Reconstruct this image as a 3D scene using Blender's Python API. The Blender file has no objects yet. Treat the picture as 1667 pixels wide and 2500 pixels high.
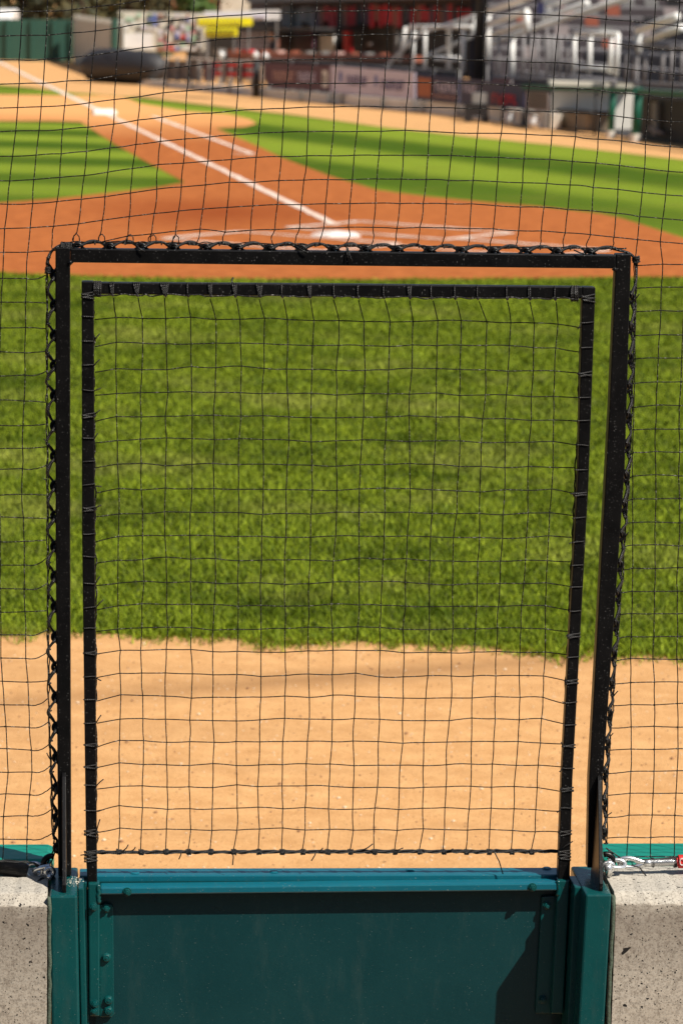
import bpy, bmesh, math, random
import numpy as np
from mathutils import Vector, Matrix
random.seed(7); np.random.seed(7)
scene = bpy.context.scene
COL = scene.collection
R_ = math.radians
# ---------------------------------------------------------------- camera
FPX, TH, RO, H = 7500.0, .169705544, .0200648565, 2.3585      # focal length in photo pixels, pitch, roll, eye height
FW = Vector((0, math.cos(TH), -math.sin(TH))); RT = Vector((1, 0, 0)); DN = Vector((0, -math.sin(TH), -math.cos(TH)))
CR = RT*math.cos(RO) - DN*math.sin(RO); CD = RT*math.sin(RO) + DN*math.cos(RO)
cam = bpy.data.cameras.new('camera'); camo = bpy.data.objects.new('camera', cam); COL.objects.link(camo)
camo.matrix_world = Matrix(((CR.x, -CD.x, -FW.x, 0), (CR.y, -CD.y, -FW.y, 0), (CR.z, -CD.z, -FW.z, H), (0, 0, 0, 1)))
cam.sensor_fit = 'VERTICAL'; cam.sensor_height = 36; cam.sensor_width = 24; cam.lens = FPX/2500*36
cam.clip_start = .1; cam.clip_end = 2000
cam.dof.use_dof = True; cam.dof.focus_distance = 5.62; cam.dof.aperture_fstop = 9.0; cam.dof.aperture_blades = 0
scene.camera = camo
# ---------------------------------------------------------------- light
world = bpy.data.worlds.new('World'); scene.world = world; world.use_nodes = True
SUN_EL, SUN_AZ = R_(50), R_(54)        # sun stands behind the camera's right shoulder
nt = world.node_tree; nt.nodes.clear()
sky = nt.nodes.new('ShaderNodeTexSky'); sky.sky_type = 'NISHITA'; sky.sun_disc = False
bg = nt.nodes.new('ShaderNodeBackground'); bg.inputs[1].default_value = .066
wo = nt.nodes.new('ShaderNodeOutputWorld')
nt.links.new(sky.outputs[0], bg.inputs[0]); nt.links.new(bg.outputs[0], wo.inputs[0])
sdir = Vector((math.sin(SUN_AZ)*math.cos(SUN_EL), -math.cos(SUN_AZ)*math.cos(SUN_EL), math.sin(SUN_EL)))  # towards the sun
sky.sun_elevation = SUN_EL; sky.sun_rotation = math.atan2(sdir.x, sdir.y)
sl = bpy.data.lights.new('sun', 'SUN'); sl.energy = 5.0; sl.angle = R_(.53); sl.color = (1, .94, .84)
so = bpy.data.objects.new('sun', sl); COL.objects.link(so); so.rotation_euler = sdir.to_track_quat('Z', 'Y').to_euler()
scene.view_settings.view_transform = 'Standard'; scene.view_settings.look = 'None'
scene.view_settings.exposure = .31; scene.view_settings.gamma = 1
scene.render.engine = 'CYCLES'

# ---------------------------------------------------------------- survey helpers: a sight line meets a real plane
def ray(x, y): return FW + CR*((x-833.5)/FPX) + CD*((y-1250)/FPX)
_o = ray(833.5, 2130)*5.656; ORG = Vector((_o.x, _o.y, 0))
_a = R_(4.5); WU = Vector((math.cos(_a), math.sin(_a), 0)); WV = Vector((-math.sin(_a), math.cos(_a), 0))
CAM = Vector((0, 0, H))
def wp(x, y, v=0.0):                       # point on the upright plane of the backstop, v metres behind it
    d = ray(x, y); t = (ORG.dot(WV)+v)/d.dot(WV); return CAM + d*t
def wall(u, v, z): return ORG + WU*u + WV*v + Vector((0, 0, z))
def uz(p): q = p-ORG; return q.dot(WU), q.z
def gp(x, y, z=0.0):                       # point on the ground
    d = ray(x, y); t = (z-H)/d.z; p = CAM+d*t; return Vector((p.x, p.y, z))
def yp(x, y, D):                           # point on an upright plane across the field, D metres out
    d = ray(x, y); return CAM + d*(D/d.y)
FA, FB, FC = Vector((-4.19, 70.45, 0)), Vector((2.04, 57.66, 0)), Vector((5.29, 47.02, 0))
def fp(x, y, off=0.0, seg=None):           # point on the foul-line fence plane (two straight runs), off metres behind
    if seg is None: seg = 0 if x < 1120 else 1
    a, b = (FA, FB) if seg == 0 else (FB, FC)
    n = Vector((a.y-b.y, b.x-a.x, 0)).normalized()
    d = ray(x, y); t = (n.dot(a-CAM)+off)/n.dot(d); return CAM + d*t
def fn(seg=0):
    a, b = (FA, FB) if seg == 0 else (FB, FC)
    return Vector((a.y-b.y, b.x-a.x, 0)).normalized()

# ---------------------------------------------------------------- materials
def mat(name, build=None, **kw):
    m = bpy.data.materials.new(name); m.use_nodes = True
    p = m.node_tree.nodes['Principled BSDF']
    for k, v in kw.items():
        i = p.inputs[k.replace('_', ' ')]
        i.default_value = (*v, 1) if isinstance(v, tuple) and len(v) == 3 else v
    if build: build(m.node_tree, p)
    return m
def N(nt, t, **kw):
    n = nt.nodes.new(t)
    for k, v in kw.items():
        if k.startswith('i_'):
            n.inputs[k[2:].replace('_', ' ')].default_value = v
        else: setattr(n, k, v)
    return n
def ramp(nt, fac, stops, interp='LINEAR'):
    r = nt.nodes.new('ShaderNodeValToRGB'); r.color_ramp.interpolation = interp
    e = r.color_ramp.elements
    while len(e) < len(stops): e.new(.5)
    for el, (p, c) in zip(e, stops): el.position = p; el.color = (*c, 1) if len(c) == 3 else c
    nt.links.new(fac, r.inputs[0]); return r.outputs[0]
def pos(nt, scale=(1, 1, 1)):
    g = nt.nodes.new('ShaderNodeNewGeometry'); m = nt.nodes.new('ShaderNodeMapping'); m.inputs['Scale'].default_value = scale
    nt.links.new(g.outputs['Position'], m.inputs[0]); return m.outputs[0]
def noise(nt, scale, detail=4, rough=.55, vec=None, dist=0):
    n = N(nt, 'ShaderNodeTexNoise'); n.inputs['Scale'].default_value = scale; n.inputs['Detail'].default_value = detail
    n.inputs['Roughness'].default_value = rough; n.inputs['Distortion'].default_value = dist
    nt.links.new(vec if vec is not None else pos(nt), n.inputs['Vector']); return n.outputs[0]
def mix(nt, fac, a, b, mode='MIX'):
    n = nt.nodes.new('ShaderNodeMix'); n.data_type = 'RGBA'; n.blend_type = mode
    for sock, v in ((n.inputs[0], fac), (n.inputs[6], a), (n.inputs[7], b)):
        if hasattr(v, 'is_output'): nt.links.new(v, sock)
        elif isinstance(v, tuple): sock.default_value = (*v, 1) if len(v) == 3 else v
        else: sock.default_value = v
    return n.outputs[2]
def maths(nt, op, a, b=0.0, c=0.0):
    n = nt.nodes.new('ShaderNodeMath'); n.operation = op
    for s, v in zip(n.inputs, (a, b, c)):
        if hasattr(v, 'is_output'): nt.links.new(v, s)
        else: s.default_value = v
    return n.outputs[0]
def bump(nt, p, h, st=.3, dist=.01):
    b = nt.nodes.new('ShaderNodeBump'); b.inputs['Strength'].default_value = st; b.inputs['Distance'].default_value = dist
    nt.links.new(h, b.inputs['Height']); nt.links.new(b.outputs[0], p.inputs['Normal'])
def sep(nt, v):
    s = nt.nodes.new('ShaderNodeSeparateXYZ'); nt.links.new(v, s.inputs[0]); return s.outputs

TAN1, TAN2 = (.57, .295, .115), (.75, .425, .185)
def b_tan(nt, p):
    a = noise(nt, .6, 5, .6); b = noise(nt, 9, 6, .65); c = noise(nt, 75, 4, .8)
    st = noise(nt, 1.0, 3, .5, pos(nt, (.25, 2.2, 1)), .6)
    col = mix(nt, maths(nt, 'MULTIPLY_ADD', b, 2.6, -.8), TAN1, TAN2)
    col = mix(nt, maths(nt, 'MULTIPLY', ramp(nt, c, [(.34, (1, 1, 1)), (.46, (0, 0, 0))]), .7), col, (.33, .145, .045))
    col = mix(nt, maths(nt, 'MULTIPLY', ramp(nt, c, [(.60, (0, 0, 0)), (.70, (1, 1, 1))]), .5), col, (.88, .62, .38))
    col = mix(nt, maths(nt, 'MULTIPLY', ramp(nt, st, [(.5, (0, 0, 0)), (.68, (1, 1, 1))]), .35), col, (.42, .225, .095))
    col = mix(nt, maths(nt, 'MULTIPLY', a, .3), col, (.52, .30, .13))
    # a raked wheel track that crosses the strip in a long shallow arc
    x, y, z = sep(nt, pos(nt))
    q = maths(nt, 'SUBTRACT', y, maths(nt, 'MULTIPLY_ADD', x, .45, 10.38))
    band = maths(nt, 'SMOOTH_MIN', 1.0, maths(nt, 'MAXIMUM', 0.0, maths(nt, 'SUBTRACT', 1.0, maths(nt, 'MULTIPLY', maths(nt, 'ABSOLUTE', q), 4.5))), .1)
    col = mix(nt, maths(nt, 'MULTIPLY', maths(nt, 'MULTIPLY', band, a), 1.1), col, (.30, .155, .065))
    nt.links.new(col, p.inputs['Base Color']); p.inputs['Roughness'].default_value = .95; p.inputs['Specular IOR Level'].default_value = .08
    bump(nt, p, mix(nt, .5, b, c), .8, .012)
M = {}
M['tan'] = mat('sandy track dirt', b_tan)
def b_clay(nt, p):
    a = noise(nt, .35, 5, .6); b = noise(nt, 6, 5, .65)
    x, y, z = sep(nt, pos(nt))
    dry = ramp(nt, maths(nt, 'MULTIPLY_ADD', a, .3, maths(nt, 'MULTIPLY_ADD', y, 1/22., -1.95)), [(.3, (0, 0, 0)), (.75, (1, 1, 1))])
    clay = mix(nt, maths(nt, 'MULTIPLY_ADD', b, 2.6, -.8), (.28, .080, .021), (.47, .148, .040))
    # worn darker clay in front of the plate
    cx = maths(nt, 'MULTIPLY', maths(nt, 'ADD', x, 1.3), .42); cy = maths(nt, 'MULTIPLY', maths(nt, 'SUBTRACT', y, 32.0), .26)
    d = maths(nt, 'SQRT', maths(nt, 'ADD', maths(nt, 'MULTIPLY', cx, cx), maths(nt, 'MULTIPLY', cy, cy)))
    worn = ramp(nt, maths(nt, 'MULTIPLY_ADD', a, .6, d), [(.3, (1, 1, 1)), (1.25, (0, 0, 0))])
    clay = mix(nt, maths(nt, 'MULTIPLY', worn, .95), clay, (.25, .054, .011))
    col = mix(nt, dry, clay, (.70, .340, .125))
    nt.links.new(col, p.inputs['Base Color']); p.inputs['Roughness'].default_value = .95; p.inputs['Specular IOR Level'].default_value = .08
    bump(nt, p, b, .5, .02)
M['clay'] = mat('infield clay', b_clay)
def b_turf(dirx, diry, amp):
    def f(nt, p):
        a = noise(nt, .8, 5, .6); b = noise(nt, 14, 5, .7); c = noise(nt, 45, 3, .7)
        x, y, z = sep(nt, pos(nt))
        q = maths(nt, 'MULTIPLY_ADD', x, dirx, maths(nt, 'MULTIPLY', y, diry))
        q = maths(nt, 'ADD', q, maths(nt, 'MULTIPLY', a, .6))
        s = maths(nt, 'SINE', maths(nt, 'MULTIPLY', q, 2*math.pi/3.7))
        s = ramp(nt, maths(nt, 'MULTIPLY_ADD', s, .5, .5), [(.2, (0, 0, 0)), (.8, (1, 1, 1))])
        near = maths(nt, 'MULTIPLY_ADD', y, 1/14., -1.9); near.node.use_clamp = True; s = mix(nt, near, (.45, .45, .45), s)
        col = mix(nt, b, (.042, .090, .002), (.078, .138, .004))
        col = mix(nt, maths(nt, 'MULTIPLY', s, amp), col, (.230, .305, .022))
        col = mix(nt, maths(nt, 'MULTIPLY', ramp(nt, a, [(.5, (0, 0, 0)), (.75, (1, 1, 1))]), .5), col, (.17, .18, .02))
        col = mix(nt, maths(nt, 'MULTIPLY', ramp(nt, c, [(.35, (1, 1, 1)), (.5, (0, 0, 0))]), .5), col, (.03, .055, .006))
        nt.links.new(col, p.inputs['Base Color']); p.inputs['Roughness'].default_value = .8; p.inputs['Specular IOR Level'].default_value = .08
        bump(nt, p, mix(nt, .5, b, c), 1, .03)
    return f
M['turf_out'] = mat('striped outfield turf', b_turf(.897, .441, .95))
M['turf_in'] = mat('striped infield turf', b_turf(.165, .986, .95))
def b_near(nt, p):
    a = noise(nt, 1.2, 5, .6); b = noise(nt, 18, 5, .7)
    col = mix(nt, b, (.030, .042, .004), (.075, .090, .008))
    nt.links.new(col, p.inputs['Base Color']); p.inputs['Roughness'].default_value = .9
    bump(nt, p, b, 1, .03)
M['turf_near'] = mat('turf soil under the blades', b_near)
def b_blade(nt, p):
    a = noise(nt, .9, 4, .6); g = noise(nt, 1.7, 5, .7, pos(nt, (.7, .8, 1))); c = noise(nt, 24, 4, .75)
    at = nt.nodes.new('ShaderNodeAttribute'); at.attribute_name = 'tone'
    col = mix(nt, at.outputs['Fac'], (.065, .110, .004), (.345, .425, .026))
    col = mix(nt, maths(nt, 'MULTIPLY', ramp(nt, g, [(.47, (0, 0, 0)), (.66, (1, 1, 1))]), .7), col, (.040, .075, .002))
    col = mix(nt, maths(nt, 'MULTIPLY', ramp(nt, a, [(.52, (0, 0, 0)), (.70, (1, 1, 1))]), .42), col, (.42, .40, .10))
    col = mix(nt, maths(nt, 'MULTIPLY', ramp(nt, c, [(.38, (1, 1, 1)), (.54, (0, 0, 0))]), .5), col, (.04, .068, .003))
    nt.links.new(col, p.inputs['Base Color']); p.inputs['Roughness'].default_value = .55; p.inputs['Specular IOR Level'].default_value = .08
    p.inputs['Transmission Weight'].default_value = 0
M['blade'] = mat('grass blades', b_blade)
M['chalk'] = mat('field chalk', lambda nt, p: (nt.links.new(mix(nt, ramp(nt, noise(nt, 5, 5, .7), [(.38, (0, 0, 0)), (.55, (1, 1, 1))]), (.72, .46, .32), (.80, .72, .63)), p.inputs['Base Color'])), Roughness=.95)
M['rubber'] = mat('white base rubber', Base_Color=(.85, .83, .78), Roughness=.6)
def b_black(nt, p):
    v = pos(nt); sp = noise(nt, 420, 2, .5, v)
    lg = noise(nt, 30, 4, .6, v)
    col = mix(nt, ramp(nt, sp, [(.68, (0, 0, 0)), (.74, (1, 1, 1))]), mix(nt, lg, (.002, .002, .0022), (.006, .005, .0045)), (.22, .21, .20))
    nt.links.new(col, p.inputs['Base Color'])
    nt.links.new(maths(nt, 'MULTIPLY_ADD', lg, .25, .26), p.inputs['Roughness'])
    bump(nt, p, noise(nt, 160, 3, .6, v), .12, .002)
M['black'] = mat('black painted steel', b_black, Specular_IOR_Level=.3)
M['tape'] = mat('shiny black tape', lambda nt, p: bump(nt, p, noise(nt, 60, 5, .75, pos(nt, (2, 1, 1))), 1, .02), Base_Color=(.003, .003, .0035), Roughness=.13, Specular_IOR_Level=.3)
def b_cord(nt, p):
    v = pos(nt)
    w = N(nt, 'ShaderNodeTexWave'); w.inputs['Scale'].default_value = 160; w.inputs['Distortion'].default_value = 2.5; w.bands_direction = 'DIAGONAL'
    nt.links.new(v, w.inputs[0])
    nt.links.new(mix(nt, w.outputs[1], (.003, .003, .003), (.035, .032, .030)), p.inputs['Base Color'])
    bump(nt, p, w.outputs[1], .6, .002)
M['cord'] = mat('black braided cord', b_cord, Roughness=.42)
def b_twine(nt, p):
    n1 = noise(nt, 380, 2, .5)
    nt.links.new(mix(nt, ramp(nt, n1, [(.58, (0, 0, 0)), (.66, (1, 1, 1))]), (.003, .003, .003), (.22, .21, .19)), p.inputs['Base Color'])
M['twine'] = mat('black twisted net twine', b_twine, Roughness=.5, Specular_IOR_Level=.22)
def b_teal(c1, c2, dust):
    def f(nt, p):
        v = pos(nt); a = noise(nt, 7, 5, .6, v); sp = noise(nt, 480, 2, .5, v); s2 = noise(nt, 9, 4, .7, v)
        col = mix(nt, a, c1, c2)
        d = maths(nt, 'MULTIPLY', ramp(nt, sp, [(.72, (0, 0, 0)), (.76, (1, 1, 1))]), maths(nt, 'MULTIPLY', s2, dust))
        vz = noise(nt, 26, 5, .7, pos(nt, (1, 1, .25)))
        col = mix(nt, maths(nt, 'MULTIPLY', ramp(nt, vz, [(.55, (0, 0, 0)), (.8, (1, 1, 1))]), .25), col, (.06, .09, .08))
        col = mix(nt, d, col, (.45, .50, .45))
        nt.links.new(col, p.inputs['Base Color'])
        nt.links.new(maths(nt, 'MULTIPLY_ADD', a, .25, .17), p.inputs['Roughness'])
        bump(nt, p, noise(nt, 55, 4, .65, v), .16, .003)
    return f
M['teal'] = mat('teal gloss paint', b_teal((.001, .044, .046), (.002, .078, .076), 1.2))
M['panel'] = mat('dusty dark teal sheet', b_teal((.0025, .030, .034), (.0045, .046, .050), .8))
M['railpaint'] = mat('worn teal rail paint', b_teal((.003, .090, .130), (.006, .135, .180), 3.5))
M['padv'] = mat('green vinyl padding', lambda nt, p: bump(nt, p, noise(nt, 14, 4, .6), .3, .01), Base_Color=(.002, .215, .150), Roughness=.45)
def N3(nt, sc, v):
    n = N(nt, 'ShaderNodeTexNoise'); n.inputs['Scale'].default_value = sc; n.inputs['Detail'].default_value = 3; nt.links.new(v, n.inputs['Vector']); return n.outputs['Color']
def b_conc(nt, p):
    v = pos(nt); a = noise(nt, 5, 6, .6, v); b = noise(nt, 90, 5, .75, v); lines = noise(nt, 3.2, 5, .7, pos(nt, (2, 2, 95)))
    x, y, z = sep(nt, v)
    col = mix(nt, a, (.31, .255, .19), (.66, .60, .50))
    col = mix(nt, maths(nt, 'MULTIPLY', ramp(nt, lines, [(.42, (0, 0, 0)), (.66, (1, 1, 1))]), .35), col, (.40, .37, .32))
    col = mix(nt, maths(nt, 'MULTIPLY', ramp(nt, b, [(.35, (1, 1, 1)), (.5, (0, 0, 0))]), .55), col, (.12, .09, .065))
    # weathered film of dirt in a soft streaked band under the arris
    stain = ramp(nt, maths(nt, 'ADD', z, maths(nt, 'MULTIPLY', noise(nt, 20, 5, .7, v), .07)), [(.60, (0, 0, 0)), (.735, (1, 1, 1)), (.775, (0, 0, 0))])
    col = mix(nt, maths(nt, 'MULTIPLY', stain, .5), col, (.12, .085, .06))
    pale = ramp(nt, maths(nt, 'MULTIPLY_ADD', z, 10, maths(nt, 'MULTIPLY_ADD', b, .05, -6.875)), [(.418, (0, 0, 0)), (.44, (.45, .45, .45)), (.56, (.55, .55, .55)), (.60, (1, 1, 1))])  # sunlit brightness of the top and chamfer put into the colour
    col = mix(nt, maths(nt, 'MULTIPLY', pale, .8), col, mix(nt, a, (.40, .36, .30), (.56, .53, .46)))
    fine = noise(nt, 240, 3, .8, v); col = mix(nt, maths(nt, 'MULTIPLY', ramp(nt, fine, [(.36, (1, 1, 1)), (.50, (0, 0, 0))]), .55), col, (.10, .075, .055))
    h = maths(nt, 'MULTIPLY', b, .25)
    for sc, th, pr in ((13, .13, .72), (30, .15, .45), (85, .20, .40), (190, .26, .45)):
        vo = N(nt, 'ShaderNodeTexVoronoi'); vo.inputs['Scale'].default_value = sc
        dv = mix(nt, .8/sc, v, N3(nt, sc*2.6, v)); nt.links.new(dv, vo.inputs['Vector'])
        rnd = sep(nt, vo.outputs['Color'])[0]
        hole = maths(nt, 'MULTIPLY', maths(nt, 'LESS_THAN', vo.outputs['Distance'], maths(nt, 'MULTIPLY', rnd, th)), maths(nt, 'GREATER_THAN', rnd, pr))
        col = mix(nt, maths(nt, 'MULTIPLY', hole, 1.0), col, (.007, .0055, .004)); h = maths(nt, 'SUBTRACT', h, hole)  # shade inside the pits painted near-black into the colour
    nt.links.new(col, p.inputs['Base Color']); p.inputs['Roughness'].default_value = .92
    bump(nt, p, h, .8, .004)
M['conc'] = mat('pitted cast concrete', b_conc)
M['joint'] = mat('green joint sealant', lambda nt, p: bump(nt, p, noise(nt, 120, 4, .7), .8, .005), Base_Color=(.07, .095, .065), Roughness=.9)
M['zinc'] = mat('galvanised steel', lambda nt, p: (nt.links.new(mix(nt, noise(nt, 70, 4, .6), (.6, .6, .6), (.88, .88, .87)), p.inputs['Base Color'])), Metallic=.8, Roughness=.24)
M['red'] = mat('red rubber', Base_Color=(.55, .02, .015), Roughness=.5)
def flat(name, c, r=.6, var=.25, sc=3, **kw):
    def f(nt, p):
        c2 = tuple(min(1, x*(1-var)) for x in c)
        nt.links.new(mix(nt, noise(nt, sc, 4, .65), c2, tuple(min(1, x*(1+var*.5)) for x in c)), p.inputs['Base Color'])
    return mat(name, f, Roughness=r, **kw)
for k, n, c in (('fgreen', 'green windscreen', (.022, .085, .060)), ('fgrey', 'grey sheet fencing', (.60, .60, .54)), ('alu', 'weathered aluminium', (.86, .84, .80)),
                ('alud', 'dull bleacher aluminium', (.26, .24, .24)), ('riser', 'dark bleacher riser', (.07, .055, .06)), ('riser2', 'grey footboard', (.16, .145, .15)), ('dark', 'near black board', (.012, .010, .011)), ('maroon', 'dark maroon paint', (.045, .012, .014)), ('maroon2', 'maroon board', (.11, .040, .065)),
                ('redp', 'red paint', (.60, .010, .016)), ('brick', 'red brick', (.30, .085, .045)), ('bark', 'bark', (.05, .035, .025)), ('cream', 'cream board', (.62, .58, .48)),
                ('white', 'white paint', (.72, .70, .68)), ('navy', 'navy banner', (.022, .022, .075)), ('lav', 'pale lilac banner', (.64, .60, .76)), ('ink', 'violet ink', (.08, .07, .22)), ('rail', 'dark green rail', (.003, .11, .065)),
                ('tarp', 'dark tarpaulin', (.030, .028, .030)), ('tan2', 'tan plastic', (.25, .19, .13)), ('yel', 'yellow sign board', (.92, .80, .004)), ('lwall', 'pale rendered wall', (.78, .74, .66)), ('soft', 'faded peach print', (.55, .34, .30)),
                ('orng', 'orange print', (.40, .12, .05)), ('greyp', 'grey print', (.30, .25, .24)), ('steelg', 'grey steel', (.22, .21, .20)), ('mint', 'mint board', (.35, .55, .38)), ('bluep', 'blue print', (.10, .16, .45)),
                ('greyd', 'dark grey mesh', (.10, .085, .085)), ('grit1', 'dark grit', (.30, .15, .07)), ('grit2', 'pale grit', (.80, .62, .42)), ('asph', 'asphalt', (.10, .09, .085)), ('asph2', 'dark asphalt', (.035, .033, .035)), ('pink', 'pink print', (.6, .22, .24)), ('roof', 'bitumen roof', (.03, .025, .025))):
    M[k] = flat(n, c)
def b_leaf(nt, p):
    c = noise(nt, 1.4, 4, .7); nt.links.new(mix(nt, ramp(nt, c, [(.4, (0, 0, 0)), (.6, (1, 1, 1))]), (.022, .028, .008), (.13, .105, .035)), p.inputs['Base Color'])
M['leaf'] = mat('dark foliage', b_leaf, Roughness=.7)
M['leafg'] = flat('bright foliage', (.06, .12, .015), .7, .5)

# ---------------------------------------------------------------- mesh helpers
def tag(o, label=None, cat=None, group=None, kind=None):
    for k, v in (('label', label), ('category', cat), ('group', group), ('kind', kind)):
        if v: o[k] = v
    return o
def empty(name, loc, label, cat, group=None):
    o = bpy.data.objects.new(name, None); COL.objects.link(o); o.location = loc; o.empty_display_size = .1
    return tag(o, label, cat, group)
class MB:
    def __init__(s): s.v = []; s.f = []
    def add(s, vs, fs):
        b = len(s.v); s.v += [Vector(p) for p in vs]; s.f += [tuple(b+i for i in f) for f in fs]; return s
    def hexa(s, a, b):                     # two rings of n points
        n = len(a); vs = list(a)+list(b)
        fs = [tuple(range(n))[::-1], tuple(range(n, 2*n))]+[(i, (i+1) % n, n+(i+1) % n, n+i) for i in range(n)]
        return s.add(vs, fs)
    def px(s, pts, v0, v1):                # outline seen on plane v0 of the wall, given depth to v1
        a = [wp(x, y, v0) for x, y in pts]; return s.hexa(a, [p+WV*(v1-v0) for p in a])
    def wbox(s, u0, u1, v0, v1, z0, z1):
        a = [wall(u0, v0, z0), wall(u1, v0, z0), wall(u1, v0, z1), wall(u0, v0, z1)]
        return s.hexa(a, [p+WV*(v1-v0) for p in a])
    def bar(s, p, q, w, h, up=Vector((0, 0, 1))):
        p, q = Vector(p), Vector(q); d = (q-p).normalized(); x = d.cross(up)
        if x.length < 1e-4: x = d.cross(Vector((0, 1, 0)))
        x.normalize(); y = x.cross(d)
        o = [x*sx*w/2+y*sy*h/2 for sx, sy in ((-1, -1), (1, -1), (1, 1), (-1, 1))]
        return s.hexa([p+k for k in o], [q+k for k in o])
    def box(s, c, sx, sy, sz, rz=0):
        m = Matrix.Rotation(rz, 3, 'Z'); c = Vector(c)
        o = [m @ Vector((x*sx/2, y*sy/2, 0)) for x, y in ((-1, -1), (1, -1), (1, 1), (-1, 1))]
        return s.hexa([c+k for k in o], [c+k+Vector((0, 0, sz)) for k in o])
    def tube(s, pts, r, n=5, cap=True, closed=False):
        pts = [Vector(p) for p in pts]; m = len(pts); b = len(s.v); prev = None
        for i, p in enumerate(pts):
            if closed: d = pts[(i+1) % m]-pts[i-1]
            else: d = pts[min(i+1, m-1)]-pts[max(i-1, 0)]
            if d.length < 1e-9: d = Vector((0, 0, 1))
            d.normalize()
            x = (prev if prev is not None else (Vector((0, 1, 0)) if abs(d.y) < .8 else Vector((1, 0, 0))))
            x = x-d*x.dot(d)
            if x.length < 1e-5: x = d.orthogonal()
            x.normalize(); prev = x; y = d.cross(x); rr = r[i] if isinstance(r, (list, tuple)) else r
            for k in range(n):
                a = 2*math.pi*k/n; s.v.append(p+(x*math.cos(a)+y*math.sin(a))*rr)
        for i in range(m if closed else m-1):
            j = (i+1) % m
            for k in range(n):
                s.f.append((b+i*n+k, b+i*n+(k+1) % n, b+j*n+(k+1) % n, b+j*n+k))
        if cap and not closed:
            s.f.append(tuple(b+k for k in range(n))[::-1]); s.f.append(tuple(b+(m-1)*n+k for k in range(n)))
        return s
    def ball(s, c, r, sc=(1, 1, 1)):
        c = Vector(c); o = [(1, 0, 0), (-1, 0, 0), (0, 1, 0), (0, -1, 0), (0, 0, 1), (0, 0, -1)]
        return s.add([c+Vector((a[0]*r*sc[0], a[1]*r*sc[1], a[2]*r*sc[2])) for a in o],
                     [(0, 2, 4), (2, 1, 4), (1, 3, 4), (3, 0, 4), (2, 0, 5), (1, 2, 5), (3, 1, 5), (0, 3, 5)])
    def build(s, name, m, parent=None, smooth=False, bevel=0):
        me = bpy.data.meshes.new(name); o = bpy.data.objects.new(name, me); COL.objects.link(o)
        org = Vector((0, 0, 0))
        if parent is not None: org = Vector(parent['_w']) if '_w' in parent else parent.location.copy()
        elif s.v:
            xs = [p.x for p in s.v]; ys = [p.y for p in s.v]; zs = [p.z for p in s.v]
            org = Vector(((min(xs)+max(xs))/2, (min(ys)+max(ys))/2, min(zs)))
        me.from_pydata([p-org for p in s.v], [], s.f)
        bm = bmesh.new(); bm.from_mesh(me); bmesh.ops.recalc_face_normals(bm, faces=bm.faces); bm.to_mesh(me); bm.free()
        me.materials.append(M[m] if isinstance(m, str) else m)
        if smooth: me.polygons.foreach_set('use_smooth', [True]*len(me.polygons))
        if parent is not None:
            o.parent = parent; W[o.name] = org
            o['_w'] = tuple(org)
        else: o.location = org; o['_w'] = tuple(org)
        if bevel:
            md = o.modifiers.new('bevel', 'BEVEL'); md.width = bevel; md.segments = 2; md.limit_method = 'ANGLE'
        return o
W = {}
def sheet(name, pts, z, m, kind='structure'):
    me = bpy.data.meshes.new(name); o = bpy.data.objects.new(name, me); COL.objects.link(o)
    bm = bmesh.new(); f = bm.faces.new([bm.verts.new((p[0], p[1], z)) for p in pts]); bmesh.ops.triangulate(bm, faces=[f])
    bm.normal_update()
    for q in bm.faces:
        if q.normal.z < 0: q.normal_flip()
    bm.to_mesh(me); bm.free(); me.materials.append(M[m]); o['kind'] = kind
    return o
def smooth_poly(pts, it=2):                # round the corners of a ground outline
    for _ in range(it):
        o = []
        for i in range(len(pts)):
            a, b = Vector(pts[i]), Vector(pts[(i+1) % len(pts)]); o += [a*.75+b*.25, a*.25+b*.75]
        pts = o
    return pts
def rag(pts, amp, step):                   # ragged edge
    out = []
    for i in range(len(pts)):
        a, b = Vector(pts[i]), Vector(pts[(i+1) % len(pts)]); n = max(1, min(400, int((b-a).length/step)))
        for k in range(n): out.append(a.lerp(b, k/n)+Vector((random.uniform(-amp, amp), random.uniform(-amp, amp), 0)))
    return out

# ================================================================ GROUND
sheet('ground', [(-400, -60), (400, -60), (400, 700), (-400, 700)], 0, 'tan')
G = lambda L: [gp(x, y) for x, y in L]
sheet('bounce_blocker', [(-60, -60), (60, -60), (60, 5.15), (-60, 4.7)], .006, 'asph2')  # unseen dark floor on the camera side, added to cut warm ground bounce
sheet('walkway', [FC+fn(1)*.35+(FC-FB)*3, FC+fn(1)*.35, FB+fn(1)*.35, FA+fn(0)*.35, FA+fn(0)*.35+(FA-FB)*.0, FA+fn(0)*30, FC+fn(1)*50+(FC-FB)*3], .005, 'asph2')
# near band of turf between the track and the plate circle
e0 = G([(-900, 1516), (0, 1548), (500, 1560), (1000, 1580), (1667, 1608), (2600, 1640)])
near_poly = [Vector((-14, 10.6, 0))]+e0+[Vector((16, 11, 0)), Vector((16, 27, 0)), Vector((-14, 27, 0))]
sheet('turf_near', rag([near_poly[0]+Vector((0, .1, 0))]+[p+Vector((0, .07, 0)) for p in near_poly[1:7]]+near_poly[7:], .03, .12), .004, 'turf_near')
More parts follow.
